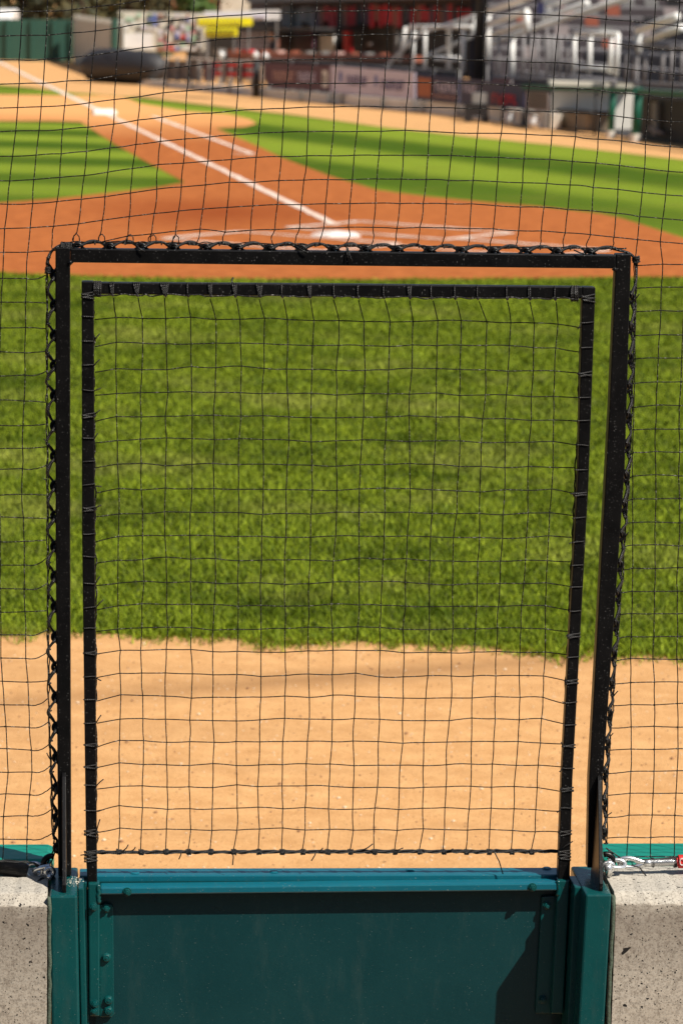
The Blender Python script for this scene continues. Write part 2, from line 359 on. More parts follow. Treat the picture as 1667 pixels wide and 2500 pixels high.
# clay
c_pts = G([(-1500, 560), (-400, 520), (0, 497), (133, 487), (266, 473), (372, 461), (452, 447), (372, 404), (287, 357), (228, 319), (197, 299), (120, 297), (0, 297), (-500, 290),
           (-500, 226), (0, 232), (143, 234), (250, 234), (304, 239), (343, 254), (457, 273), (558, 280), (610, 292), (627, 303), (600, 311), (526, 315), (560, 328), (638, 362), (691, 388), (805, 431), (922, 466), (1045, 482), (1193, 496),
           (1317, 506), (1465, 524), (1520, 536), (1667, 583), (1900, 625)])
c_pts += [gp(2100, 660), gp(1667, 678), gp(1200, 684), gp(900, 686), gp(500, 684), gp(170, 677), gp(0, 669), gp(-500, 640)]
clay_outline = [Vector(p) for p in c_pts]
sheet('clay', c_pts, .010, 'clay')
# infield and foul-side turf, beneath the clay sheet
sheet('infield_turf', G([(-1500, 215), (-300, 216), (0, 208), (71, 214), (161, 226), (250, 236), (500, 300), (800, 480), (600, 560), (0, 560), (-1500, 600)]), .006, 'turf_in')
sheet('foul_turf', G([(71, 214), (161, 226), (229, 230), (296, 236), (357, 240), (464, 252), (560, 263), (629, 272), (700, 279), (799, 292), (934, 311), (1169, 337), (1378, 358), (1667, 391), (2400, 470),
                      (3200, 800), (2000, 690), (1500, 560), (900, 500), (600, 400), (400, 290), (300, 250)]), .007, 'turf_out')
# chalk
def gline(name, a, b, w, z=.015, taper=1):
    a, b = Vector(a), Vector(b); d = (b-a).normalized(); n = Vector((-d.y, d.x, 0))
    L, Rr = [], []
    k = max(2, int((b-a).length/.25))
    for i in range(k+1):
        p = a.lerp(b, i/k); L.append(p+n*(w/2+random.uniform(-.012, .012))); Rr.append(p-n*(w/2+random.uniform(-.012, .012)))
    return sheet(name, L+Rr[::-1], z, 'chalk')
HOME = Vector((.130, 29.15, 0)); AL = .1692
d1 = Vector((-math.sin(AL), math.cos(AL), 0)); n1 = Vector((math.cos(AL), math.sin(AL), 0))
gline('foul_line', HOME+d1*1.45, HOME+d1*27.0, .09); gline('foul_line', HOME+d1*28.3, HOME+d1*62, .12)
gline('running_lane_line', gp(619, 379), gp(372, 285), .085)
gline('running_lane_line', gp(570, 376), gp(619, 379), .09)
CFa = AL+math.pi/4; cf = Vector((-math.sin(CFa), math.cos(CFa), 0)); lt = Vector((math.cos(CFa), math.sin(CFa), 0))
def boxline(cx, cy, hx, hy, w=.09):
    P = lambda a, b: HOME+cf*(.216+b)+lt*a
    c = [P(cx-hx, cy-hy), P(cx+hx, cy-hy), P(cx+hx, cy+hy), P(cx-hx, cy+hy)]
    for i in range(4): gline('batter_box_line', c[i], c[(i+1) % 4], w*.95, .015+.0006*i)
boxline(.216+.152+.61, 0, .61, .915); boxline(-(.216+.152+.61), 0, .61, .915)
P_ = lambda a, b: HOME+cf*b+lt*a
gline('catcher_box_line', P_(-.55, -.75), P_(-.55, -2.4), .08, .0155); gline('catcher_box_line', P_(.55, -.75), P_(.55, -2.4), .08, .0161)
gline('catcher_box_line', P_(-.55, -2.4), P_(.55, -2.4), .08, .0167)
# plate and base
o = MB().hexa([P_(a, b)+Vector((0, 0, .004)) for a, b in ((0, 0), (.216, .216), (.216, .432), (-.216, .432), (-.216, .216))],
              [P_(a*.93, b*.95+.01)+Vector((0, 0, .03)) for a, b in ((0, 0), (.216, .216), (.216, .432), (-.216, .432), (-.216, .216))]).build('home_plate', 'rubber')
tag(o, 'white five-sided home plate among chalk lines on the orange clay', 'home plate')
bc = gp(255, 281); mb = MB(); ca = [bc+d1*a+n1*b for a, b in ((-.22, -.22), (.22, -.22), (.22, .22), (-.22, .22))]
mb.hexa([p+Vector((0, 0, .01)) for p in ca], [bc+(p-bc)*.86+Vector((0, 0, .10)) for p in ca])
tag(mb.build('first_base', 'rubber', bevel=.02), 'square white base cushion at the end of the chalk foul line', 'base')

# grass blades on the near turf: one mesh, nobody could count them
def in_clay(px, py):
    inside = np.zeros(len(px), bool); n = len(clay_outline)
    for i in range(n):
        a, b = clay_outline[i], clay_outline[(i+1) % n]
        c = ((a.y > py) != (b.y > py)); 
        with np.errstate(divide='ignore', invalid='ignore'):
            xx = (b.x-a.x)*(py-a.y)/(b.y-a.y+1e-12)+a.x
        inside ^= c & (px < xx)
    return inside
ex = np.array([p.x for p in e0]); ey = np.array([p.y for p in e0])
NB = 560000
yy = 10.4+(25.6-10.4)*np.random.rand(NB)**1.25
xx = (np.random.rand(NB)-.5)*(.2223*yy*1.02+1.6)
wob = .06*np.sin(xx*5.3)+.05*np.sin(xx*13+1)+.03*np.sin(xx*29)
keep = (yy > np.interp(xx, ex, ey)+wob*.8-.16*np.random.rand(NB)**4) & ~in_clay(xx, yy-.05*np.random.rand(NB)+.03*np.sin(xx*9))
xx, yy = xx[keep], yy[keep]; nb = len(xx)
ang = np.random.rand(nb)*math.pi; wd = (.0020+.0026*np.random.rand(nb))*(yy/11)**.7; ht = .014+.024*np.random.rand(nb); la = np.random.rand(nb)*2*math.pi; lean = .012+.022*np.random.rand(nb)
vv = np.zeros((nb, 3, 3))
vv[:, 0, 0] = xx-np.cos(ang)*wd; vv[:, 0, 1] = yy-np.sin(ang)*wd
vv[:, 1, 0] = xx+np.cos(ang)*wd; vv[:, 1, 1] = yy+np.sin(ang)*wd
vv[:, 2, 0] = xx+np.cos(la)*lean; vv[:, 2, 1] = yy+np.sin(la)*lean; vv[:, 2, 2] = ht
vv[:, :2, 2] = .003
me = bpy.data.meshes.new('grass'); me.vertices.add(nb*3); me.vertices.foreach_set('co', vv.ravel())
me.loops.add(nb*3); me.loops.foreach_set('vertex_index', np.arange(nb*3, dtype=np.int32))
me.polygons.add(nb); me.polygons.foreach_set('loop_start', np.arange(0, nb*3, 3, dtype=np.int32)); me.polygons.foreach_set('loop_total', np.full(nb, 3, dtype=np.int32))
me.update(); me.validate()
at = me.attributes.new('tone', 'FLOAT', 'POINT'); at.data.foreach_set('value', np.repeat(np.random.rand(nb)**1.1, 3))
me.materials.append(M['blade']); go = bpy.data.objects.new('grass', me); COL.objects.link(go); go['kind'] = 'stuff'; tag(go, 'short mown green grass between the sandy track and the clay', 'grass')

# loose grit on the near track: one mesh
rp = random.Random(21)
for mn, cnt, nm in (('grit1', 1500, 'dark'), ('grit2', 1500, 'pale')):
    gm = MB()
    for _ in range(cnt):
        y = rp.uniform(5.9, 10.9); x = rp.uniform(-.5, .5)*(.2223*y+.4); q = rp.uniform(.0015, .0045)*(1.8 if rp.random() < .06 else 1)
        gm.ball((x, y, q*.3), q, (1, 1.2, .6))
    g_ = gm.build('grit', mn); g_['kind'] = 'stuff'; tag(g_, nm+' grit scattered over the near sandy track', 'grit')
# ================================================================ CONCRETE WALLS
ZT = .745
def cwall(u0, u1, uj, label, side):
    r = empty('concrete_wall', wall((u0+u1)/2, 0, 0), label, 'wall', 'low concrete backstop walls')
    prof = [(-.13, -.02), (-.13, .7235), (-.13, .7265), (-.106, ZT-.001), (.05, ZT), (.05, -.02)]
    mb = MB(); n = 220; us = [u0+(u1-u0)*i/n for i in range(n+1)]; rr = random.Random(3)
    rings = []
    for i, u in enumerate(us):
        j = .0018
        rings.append([wall(u, v+(rr.uniform(-j, j) *.4 if k in (2, 3) else 0), z+(rr.uniform(-j, j) if k in (2, 3) else 0)) for k, (v, z) in enumerate(prof)])
    b = 0
    for i in range(n):
        pass
    vs = [p for rg in rings for p in rg]; m = len(prof)
    fs = [(i*m+k, i*m+(k+1) % m, (i+1)*m+(k+1) % m, (i+1)*m+k) for i in range(n) for k in range(m)]+[tuple(range(m)), tuple(n*m+k for k in range(m))]
    mb.add(vs, fs).build('block', 'conc', r, bevel=.0008)
    # crumbly sealant against the jamb
    mb = MB(); pts = []
    s = 1 if side == 'l' else -1
    ring = [wall(uj+s*.001, -.128, z*.02-.02) for z in range(1, 39)]
    mb.tube([p+WU*random.uniform(-.0015, .0015) for p in ring]+[wall(uj, -.1, ZT-.012), wall(uj, -.05, ZT-.008)], .0042, 6)
    mb.build('joint_sealant', 'joint', r, True)
    return r
uL = uz(wp(116, 2225, -.13))[0]; uR = uz(wp(1494, 2205, -.13))[0]
cwall(-3.2, uL, uL+.003, 'pitted concrete wall left of the green gate, black taped cable above it', 'l')
cwall(uR+.006, 3.4, uR+.002, 'pitted concrete wall right of the green gate, silver eye bolt above it', 'r')
for u0, u1, lab in ((-3.2, uz(wp(131, 2085, .05))[0], 'green vinyl wall pad behind the left concrete wall'), (uz(wp(1474, 2070, .05))[0], 3.4, 'green vinyl wall pad behind the right concrete wall')):
    o = MB().wbox(u0, u1, .055, .175, .05, ZT+.012).build('wall_pad', 'padv', bevel=.012); tag(o, lab, 'wall pad', 'field side wall padding')

# ================================================================ GATE FRAME
gf = empty('gate_frame', wall(0, 0, 0), 'black square tube door frame welded on two teal steel jambs', 'frame')
mb = MB(); mb.px([(136, 604), (172, 604), (172, 1300), (175, 2139), (143, 2139), (136.5, 1300)], -.013, .013); mb.build('post', 'black', gf, bevel=.002)
mb = MB(); mb.px([(1503, 620), (1540, 620), (1524, 1150), (1471, 1900), (1469, 2119), (1433, 2119), (1437, 1900), (1487, 990)], -.013, .013); mb.build('post', 'black', gf, bevel=.002)
mb = MB(); mb.px([(172.5, 607), (840, 614), (1502.5, 623), (1502.5, 656), (840, 649), (172.5, 641)], -.0125, .0125); mb.build('top_bar', 'black', gf, bevel=.002)
for c in ((172, 641), (1500, 658)): MB().ball(wp(*c, -.012), .006).build('weld', 'black', gf, True)
for (xt, yt), (xb, yb) in (((157, 1893), (158, 2178)), ((1461, 1902), (1463, 2172))):
    t = uz(wp(xt, yt, -.013)); b_ = uz(wp(xb, yb, -.10)); th = .0035; sk = b_[0]-t[0]
    a = [(-.0135, ZT-.001), (-.112, ZT-.001), (-.112, ZT+.015), (-.022, t[1]), (-.0135, t[1]+.006)]
    mb = MB(); U0 = lambda z: t[0]+sk*(1-(z-ZT)/(t[1]-ZT))
    mb.hexa([wall(U0(z)-th, v, z) for v, z in a], [wall(U0(z)+th, v, z) for v, z in a]); mb.build('gusset', 'black', gf, bevel=.001)
# jambs: outer box section and inner angle
def jamb(A, B, C):
    mb = MB(); u0, u1, u0b, u1b = [uz(wp(x, y, -.13))[0] for x, y in A]
    zb = uz(wp(833, 2500, -.13))[1]
    ext = lambda ut, ub: ut+(ub-ut)*(ZT+.02)/(ZT-zb)
    e0_, e1_ = ext(u0, u0b), ext(u1, u1b); zt = ZT+.0005
    mb.hexa([wall(u0, -.13, zt), wall(u1, -.13, zt), wall(e1_, -.13, -.02), wall(e0_, -.13, -.02)], [wall(u0, .052, zt), wall(u1, .052, zt), wall(e1_, .052, -.02), wall(e0_, .052, -.02)])
    j = mb.build('jamb', 'teal', gf, bevel=.004)
    for Q, va, vb, dz in ((B, -.075, -.002, .0025), (C, -.03, -.003, .006)):
        v0, v1, v0b, v1b = [uz(wp(x, y, va))[0] for x, y in Q]
        f0, f1 = ext(v0, v0b), ext(v1, v1b); zt = ZT-dz
        mb = MB(); mb.hexa([wall(v0, va, zt), wall(v1, va, zt), wall(f1, va, -.02), wall(f0, va, -.02)], [wall(v0, vb, zt), wall(v1, vb, zt), wall(f1, vb, -.02), wall(f0, vb, -.02)])
        mb.build('stop_angle', 'teal', j, bevel=.002)
    return j
jamb([(122, 2193), (189, 2193), (127, 2500), (195, 2500)], [(191, 2170), (206, 2170), (198, 2500), (213, 2500)], [(207, 2160), (212.5, 2160), (213.5, 2500), (217, 2500)])
jamb([(1429, 2182), (1493, 2182), (1411, 2500), (1475, 2500)], [(1402, 2160), (1427, 2160), (1385, 2500), (1409, 2500)], [(1394, 2140), (1400, 2140), (1377, 2500), (1384, 2500)])
# crumbs and rust at the foot of the left post
mb = MB()
for _ in range(150):
    x = random.gauss(176, 9); y = random.gauss(2150, 9); d = ray(x, y); t = (ZT-H)/d.z
    mb.ball(CAM+d*t, random.uniform(.0006, .0022), (1, 1, .5))
tag(mb.build('debris', 'cream'), 'pale crumbs of grit on the teal jamb top at the foot of the left post', 'debris', None, 'stuff')

# ================================================================ MESH GATE (door)
mg = empty('mesh_gate', wall(0, 0, .05), 'closed gate with black cord netting above a dark teal steel panel', 'gate')
mb = MB(); mb.px([(200, 687), (229.5, 687), (232, 1300), (238, 2158), (214.5, 2158), (211, 2100), (201, 1300)], -.024, -.002); mb.build('stile', 'black', mg, bevel=.002)
mb = MB(); mb.px([(1421, 700), (1453, 701), (1436, 1180), (1397, 1900), (1390, 2148), (1361, 2148), (1370, 1900), (1410, 1150)], -.024, -.002); mb.build('stile', 'black', mg, bevel=.002)
mb = MB(); mb.px([(230, 690), (833, 694), (1420.5, 700), (1420.5, 730), (833, 725), (230, 718)], -.0235, -.0025); mb.build('top_rail', 'black', mg, bevel=.002)
# lower teal half
mb = MB(); mb.px([(216, 2157), (244, 2157), (244, 2482), (219, 2482)], -.035, -.010); ls = mb.build('lower_stile', 'teal', mg, bevel=.0025)
mb = MB(); mb.px([(1361, 2150), (1390, 2150), (1374, 2476), (1345, 2476)], -.035, -.010); rs = mb.build('lower_stile', 'teal', mg, bevel=.0025)
def rplate(x0, y0, x1, y1, dx, v0, v1, nm, mt, par):
    c = 6
    P = [(x0, y0), (x1-c, y0), (x1, y0+c), (x1+dx, y1-c), (x1-c+dx, y1), (x0+dx, y1)]
    return MB().px(P, v0, v1).build(nm, mt, par, bevel=.001)
hpl = rplate(243, 2210, 277, 2483, 2, -.016, -.0078, 'hinge_plate', 'teal', mg)
hpr = MB().px([(1322, 2190), (1358, 2188), (1343, 2474), (1306, 2474)], -.016, -.0078).build('hinge_plate', 'teal', mg, bevel=.001)
mb = MB(); pl = [wall(uz(wp(240, 2200, 0))[0], 0, .70), wall(uz(wp(1372, 2200, 0))[0], 0, .70)]
u0, u1 = uz(wp(236, 2200, 0))[0], uz(wp(1380, 2200, 0))[0]
mb.wbox(u0, u1-.02, -.0075, -.0045, .05, .735); mb.build('panel', 'panel', mg)
mb = MB(); mb.wbox(uz(wp(194, 2300, .01))[0], u0+.01, .001, .02, .05, .718); mb.build('gap_filler', 'panel', mg)  # strips added behind the jamb gaps so no bright ground shows through
mb = MB(); mb.wbox(u1-.045, uz(wp(1398, 2300, .01))[0], .001, .02, .05, .718); mb.build('gap_filler', 'panel', mg)
# angle rail, front face and shelf, then the field side channel with its lip
zf = [uz(wp(x, y, -.035))[1] for x, y in ((240, 2167), (1360, 2156))]; zb2 = [uz(wp(x, y, -.035))[1] for x, y in ((240, 2185), (1360, 2175))]
ua, ub = uz(wp(245, 2170, -.035))[0], uz(wp(1360, 2160, -.035))[0]
mb = MB()
mb.hexa([wall(ua, -.035, zb2[0]), wall(ub, -.035, zb2[1]), wall(ub, -.035, zf[1]), wall(ua, -.035, zf[0])], [wall(ua, -.003, zb2[0]+.004), wall(ub, -.003, zb2[1]+.004), wall(ub, -.003, zf[1]), wall(ua, -.003, zf[0])])
ar = mb.build('angle_rail', 'railpaint', mg, bevel=.003)
uc, ud = uz(wp(195, 2140, .01))[0], uz(wp(1389, 2125, .01))[0]
mb = MB(); mb.wbox(uc, ud, -.0015, .046, .722, ZT-.0005); tc = mb.build('top_channel', 'railpaint', mg, bevel=.002)
# weld beads down the left stile
for y0, y1 in ((2230, 2244), (2290, 2352), (2400, 2470)):
    MB().tube([wp(244.5+random.uniform(-.6, 2.5), y, -.012) for y in range(y0, y1, 4)], [random.uniform(.002, .005) for y in range(y0, y1, 4)], 6).build('weld_bead', 'teal', mg, True)
mb = MB(); mb.tube([wp(240+random.uniform(-1, 3), y, -.033) for y in range(2160, 2205, 4)], .0045, 6)
mb.build('weld_bead', 'teal', mg, True)
mb = MB(); mb.tube([wp(1357-(y-2190)*.05+random.uniform(-1, 2), y, -.012) for y in range(2190, 2470, 5)], [random.uniform(.002, .0045) for y in range(2190, 2470, 5)], 6); mb.build('weld_bead', 'teal', mg, True)
mb = MB(); mb.tube([wp(1362+random.uniform(-3, 1), y, -.033) for y in range(2150, 2190, 4)], .004, 6); mb.build('weld_bead', 'teal', mg, True)
def bolt(x, y, v, dome=False, r=.0085):
    c = wp(x, y, v); mb = MB()
    def disc(r0, v0, r1, v1, n=16):
        a = [c+WU*math.cos(k*2*math.pi/n)*r0+Vector((0, 0, math.sin(k*2*math.pi/n)*r0))-WV*v0 for k in range(n)]
        b = [c+WU*math.cos(k*2*math.pi/n)*r1+Vector((0, 0, math.sin(k*2*math.pi/n)*r1))-WV*v1 for k in range(n)]
        mb.hexa(a, b)
    if dome:
        disc(r, 0, r, .003); disc(r*.95, .003, r*.7, .007); disc(r*.35, .0068, r*.3, .0082, 6)
    else:
        disc(r, 0, r*.97, .0016); disc(r*.78, .0016, r*.74, .0065, 6); disc(r*.42, .0064, r*.38, .0095)
    return mb.build('bolt', 'teal', mg, bevel=.0006)
for x, y, v, d in ((228.5, 2214, -.035, 0), (260, 2217, -.016, 0), (260.6, 2337, -.016, 1), (265, 2441, -.016, 1), (265, 2467, -.016, 1), (232, 2451, -.035, 0), (229.5, 2467, -.035, 0),
                   (311, 2177, -.035, 0), (1298.5, 2166, -.035, 0), (1334, 2210, -.016, 0), (1324, 2440, -.016, 0)):
    bolt(x, y, v, bool(d))
for x, y in ((330, 2131), (669, 2128), (1001, 2124), (1334, 2120)):
    d = ray(x, y); c = CAM+d*((ZT-H)/d.z); mb = MB(); ring = [c+Vector((math.cos(a), math.sin(a), 0))*.009 for a in [k*math.pi/8 for k in range(16)]]
    mb.hexa(ring, [c+(p-c)*.7+Vector((0, 0, .0018)) for p in ring]); mb.build('bolt', 'railpaint', mg)

# ---- door netting
def twine(mb, nodes, r=.00095, sag=.6, v0=0., v=None):
    pts = []
    for i in range(len(nodes)-1):
        (xa, ya), (xb, yb) = nodes[i], nodes[i+1]
        k = 3; ox, oy = random.gauss(0, sag), random.gauss(0, sag)
        for t in range(k):
            s = t/k; b_ = 4*s*(1-s); pts.append(wp(xa+(xb-xa)*s+ox*b_, ya+(yb-ya)*s+oy*b_, v0))
    pts.append(wp(*nodes[-1], v0)); mb.tube(pts, r, 4); return pts
tops = [286, 346, 406, 468, 527, 587, 646, 705, 765, 827, 890, 951, 1009, 1070, 1129, 1187, 1245, 1304, 1361]
bots = [294, 349, 406, 464, 518, 576, 632, 690, 747, 804, 859, 916, 973, 1029, 1086, 1142, 1196, 1253, 1308]
rowsL = [775, 837, 898, 957, 1015, 1073, 1132, 1193, 1252, 1309, 1366, 1422, 1477, 1533, 1588, 1644, 1700, 1756, 1811, 1866, 1920, 1973, 2023]
rowsR = [788, 848, 905, 966, 1022, 1079, 1138, 1197, 1254, 1311, 1368, 1424, 1480, 1535, 1592, 1652, 1704, 1757, 1812, 1868, 1922, 1975, 2028]
rg = random.Random(11)
colw = [[0]*len(rowsL) for _ in tops]
for i in range(len(tops)):
    a = rg.uniform(0, 6)
    for j in range(len(rowsL)): colw[i][j] = 2.2*math.sin(a+j*.7)+rg.gauss(0, 1.3)
nodes = [[(tops[i]+(bots[i]-tops[i])*(y-775)/1250+colw[i][j], y+(rowsR[j]-y)*(i/18.)+rg.gauss(0, 1.6)+2.0*math.sin(i*.8+j*.25)) for j, y in enumerate(rowsL)] for i in range(len(tops))]
def edgeL(y): return 229.5+8*(y-690)/1460
def edgeR(y): return 1422-61*(y-700)/1450
net = MB(); xtop = [272, 328, 382, 441, 495, 552, 610, 662, 720, 778, 837, 895, 949, 1007, 1066, 1115, 1172, 1228, 1282]
xtop = [276+ (i*(1357-276)/18) for i in range(19)]; xtop = [a+rg.gauss(0, 3) for a in xtop]
botx = [a-4+rg.gauss(0, 3) for a in bots]
for i in range(len(tops)):
    twine(net, [(xtop[i], 727+i*.55)]+nodes[i]+[(botx[i], 2079)])
tl = [y+10+rg.gauss(0, 3) for y in rowsL]; tr = [y+6+rg.gauss(0, 3) for y in rowsR]
for j in range(len(rowsL)):
    twine(net, [(edgeL(tl[j])+2, tl[j])]+[nodes[i][j] for i in range(len(tops))]+[(edgeR(tr[j])-2, tr[j])])
for i in range(len(tops)):
    for j in range(len(rowsL)): net.ball(wp(*nodes[i][j]), .0021)
# border twine that runs along the tubes
twine(net, [(edgeL(y)+rg.uniform(-3, 2), y) for y in range(735, 2080, 27)], .0014, 1.2, -.004)
twine(net, [(edgeR(y)+rg.uniform(-2, 3), y) for y in range(735, 2080, 27)], .0014, 1.2, -.004)
twine(net, [(x, 718+(x-230)*.0095+rg.uniform(-2, 3)) for x in range(236, 1420, 24)], .0013, 1.2, -.0255)
net.build('netting', 'twine', mg, True)
# bottom cord with knots
mb = MB(); xs = list(range(238, 1388, 12))
for ph in (0, 2.1, 4.2):
    mb.tube([wp(x, 2081-(x-240)*.003+3.0*math.sin(x*.055+ph)+rg.gauss(0, .9), -.004+.0022*math.cos(x*.055+ph)) for x in xs], .0017, 5)
mb.tube([wp(x, 2081-(x-240)*.003, -.002) for x in xs], .0026, 6)
def coil(mb, c0, ax, r, n, pitch, w=.0012, jit=.0006):   # a few turns of twine round an axis
    ax = ax.normalized(); x = ax.orthogonal().normalized(); y = ax.cross(x); pts = []
    for k in range(n*8+1):
        a = k*math.pi/4; pts.append(c0+ax*(pitch*k/8)+(x*math.cos(a)+y*math.sin(a))*(r+rg.uniform(-jit, jit)))
    mb.tube(pts, w, 4)
for i, x in enumerate(botx):
    coil(mb, wp(x-4, 2080, -.003), WU, .0046, 4, .0022, .0014, .001)
for x, dx, dy in ((300, 14, -16), (321, 10, -10), (443, -6, 20), (568, 0, 34), (772, -12, 24), (778, 10, -8), (880, 30, -18), (960, 24, -8), (1205, 22, 56), (1090, 16, -6)):
    mb.tube([wp(x, 2078, -.006), wp(x+dx*.5+2, 2078+dy*.45, -.009), wp(x+dx, 2078+dy, -.010)], .0011, 4)
mb.build('bottom_cord', 'cord', mg, True)
# lashings round the tubes
def lash_v(y, side, turns, ends):
    e = edgeL(y) if side == 0 else edgeR(y); w = 29; xa, xb = (e-w, e) if side == 0 else (e-.5, e+29.5-2.5*(y-700)/1400)
    mb = MB(); pts = []
    for t in range(turns):
        yo = y+t*3.6*(1 if turns < 4 else 1.1)+rg.uniform(-1, 1); sl = rg.uniform(-3, 3) if turns < 2 else (7 if t % 2 else -5)*rg.uniform(.5, 1.1)
        for (fx, v) in ((-.02, -.003), (-.03, -.0245), (.08, -.0252), (.5, -.0252), (.92, -.0252), (1.01, -.0245), (1.02, -.003), (.95, .0), (.5, .0), (.05, .0)):
            pts.append(wp(xa+(xb-xa)*fx, yo+sl*(fx-.5)+rg.uniform(-.5, .5), v))
    mb.tube(pts, .0012 if turns < 2 else .0015, 5)
    if turns > 1:
        kx = xb if side == 0 else xa
        mb.ball(wp(kx, y+3, -.024), .0042)
    for dx, dy in ends: mb.tube([wp((xb if side == 0 else xa)-1, y+2, -.024), wp((xb if side == 0 else xa)+dx*.5, y+2+dy*.6, -.028), wp((xb if side == 0 else xa)+dx, y+2+dy, -.028)], .0011, 4)
    mb.build('lashing', 'cord', mg, True)
LY = [775, 834, 893, 952, 1009, 1067, 1125, 1184, 1240, 1305, 1360, 1423, 1482, 1533, 1595, 1650, 1708, 1762, 1818, 1868, 1920, 1976]
for k, y in enumerate(LY):
    t = {4: 3, 8: 3, 14: 2, 18: 2, 19: 2}.get(k, 1)
    lash_v(y+rg.uniform(-3, 3), 0, t, [(rg.uniform(6, 20), rg.uniform(-24, 8))] if rg.random() < .6 else [])
lash_v(2028, 0, 4, [(8, -30)]); lash_v(2078, 0, 7, [(-40, 8)]); lash_v(716, 0, 4, [])
for k, y in enumerate([790, 850, 912, 970, 1028, 1086, 1145, 1203, 1262, 1320, 1378, 1436, 1492, 1548, 1604, 1660, 1714, 1768, 1822, 1876, 1926, 1976]):
    t = {2: 3, 7: 3, 13: 3, 15: 3, 18: 2, 20: 3}.get(k, 1)
    lash_v(y+rg.uniform(-3, 3), 1, t, [(-rg.uniform(3, 10), rg.uniform(-16, 16))] if rg.random() < .45 else [])
lash_v(2030, 1, 3, [(0, 30)]); lash_v(2078, 1, 6, [(34, -26)]); lash_v(722, 1, 4, [])
for k, x in enumerate(xtop):
    mb = MB(); y0 = 689+(x-230)*.0095; pts = []; turns = {0: 3, 1: 4, 2: 5, 4: 3, 5: 3, 6: 4, 8: 3, 12: 3, 17: 2}.get(k, 1); x = x+rg.uniform(-3, 3)
    for t in range(turns):
        xo = x+(t-turns/2)*4.2
        for fy, v in ((1.05, -.003), (1.06, -.0245), (.9, -.0252), (.5, -.0252), (.1, -.0252), (-.03, -.0240), (-.03, -.003), (.5, .0)):
            xx_ = x+(xo-x)*(1.15-.75*fy) if turns > 2 else xo
            pts.append(wp(xx_+rg.uniform(-.5, .5), y0+29*fy, v))
    mb.tube(pts, .00115, 5)
    mb.ball(wp(x, y0+31, -.025), .0035)
    if k == 5: mb.tube([wp(x-6, y0-1, -.015), wp(x-10, y0-8, -.012), wp(x-5, y0-15, -.012)], .0016, 5)
    mb.build('lashing', 'cord', mg, True)
for x in (240, 1402):
    mb = MB(); y0 = 689+(x-230)*.0095; pts = []
    for t in range(5):
        for fy, v in ((1.08, -.003), (1.12, -.0245), (.5, -.0265), (-.06, -.025), (-.06, -.003), (.5, .0)):
            pts.append(wp(x+t*3.6-8+rg.uniform(-1.5, 1.5), y0+31*fy, v))
    mb.tube(pts, .0016, 5); mb.build('lashing', 'cord', mg, True)

# ================================================================ BACKSTOP NET
RA = [(0, 88), (57, 87), (119, 84), (178, 80), (238, 73), (296, 64), (355, 56), (415, 47.5), (474, 43), (534, 38), (593, 34), (653, 31), (712, 28.5), (772, 27), (890, 26), (1010, 26), (1100, 28), (1187, 30), (1245, 33), (1305, 35),
      (1365, 38), (1423, 42), (1482, 47), (1540, 53), (1599, 61), (1657, 65), (1780, 70)]
def rowy(x, j): return float(np.interp(x, [a for a, b in RA], [b for a, b in RA]))+58.8*j
X0 = [60+59.0*i-59*9 for i in range(9)]+[60, 119, 178, 238, 296, 355, 415, 474, 534, 593, 653, 712, 772, 832, 891, 951, 1010, 1068, 1127, 1187, 1245, 1305, 1365, 1423, 1482, 1540, 1599, 1657]+[1657+58.8*i for i in range(1, 10)]
def shift(x0, y):
    k = 1.1 if x0 < 300 else 1
    return -float(np.interp(y, [-3000, -600, 0, 320, 497, 560, 620], [30, 12, 0, -20*k, -36*k, -42*k, -47*k]))*(-1)
iL = 11  # index of the first column that ends on the frame (x0 = 178)
iR = X0.index(1599)
jt = [[(rg.gauss(0, .9), rg.gauss(0, .9)) for j in range(60)] for i in range(len(X0))]
J0 = -26
def tnode(i, j):
    x0 = X0[i]; y = rowy(x0-20, j) if j < 9 else rowy(x0-44, j)
    x = x0+shift(x0, y); a, b = jt[i][j-J0]
    if j == 9 and 130 < x < 500: y = float(np.interp(x, [130, 180, 240, 329, 386, 482, 500], [610, 600, 592, 573, 568, 560, 558]))
    return (x+a+1.6*math.sin(i*1.3+j*.9), y+b)
def topedge(x): return 604+(x-136)*16/1404
bn = MB()
lrows = [680, 739, 800, 858, 918, 977, 1037, 1094, 1147, 1208, 1262, 1322, 1380, 1437, 1493, 1551, 1607, 1663, 1719, 1775, 1830, 1885, 1939, 1994, 2048, 2096]
c1 = [(612, 67), (739, 64), (858, 61), (977, 59), (1055, 57), (1200, 53), (1280, 61), (1600, 63), (1775, 72), (1880, 80), (1990, 70), (2100, 67)]
def lcol(i, y): return float(np.interp(y, [a for a, b in c1], [b for a, b in c1]))+59*(i-10)
rrows = [643, 700, 759, 817, 875, 932, 990]
sp = 57.4
while rrows[-1] < 1880: rrows.append(rrows[-1]+sp); sp -= .2
k_ = (1883-990)/(rrows[-1]-990); rrows = rrows[:7]+[990+(r-990)*k_ for r in rrows[7:]]+[1937, 1991, 2044, 2092]
c2 = [(584, 1563), (643, 1552), (990, 1546), (1300, 1543), (1883, 1538), (2044, 1532), (2100, 1530)]
c3 = [(584, 1620), (700, 1613), (817, 1608), (990, 1601), (1300, 1598), (1883, 1594), (2044, 1589), (2100, 1588)]
def rcol(i, y):
    if i == iR: return float(np.interp(y, [a for a, b in c2], [b for a, b in c2]))
    return float(np.interp(y, [a for a, b in c3], [b for a, b in c3]))+57*(i-iR-1)
def bordL(y): return float(np.interp(y, [604, 640, 900, 1300, 1700, 2000, 2085], [128, 115, 114, 116, 118, 128, 132]))
def frameL(y): return float(np.interp(y, [600, 1300, 2100], [136, 136.5, 143]))
def frameR(y): return float(np.interp(y, [620, 1150, 1900, 2119], [1540, 1524, 1471, 1469]))
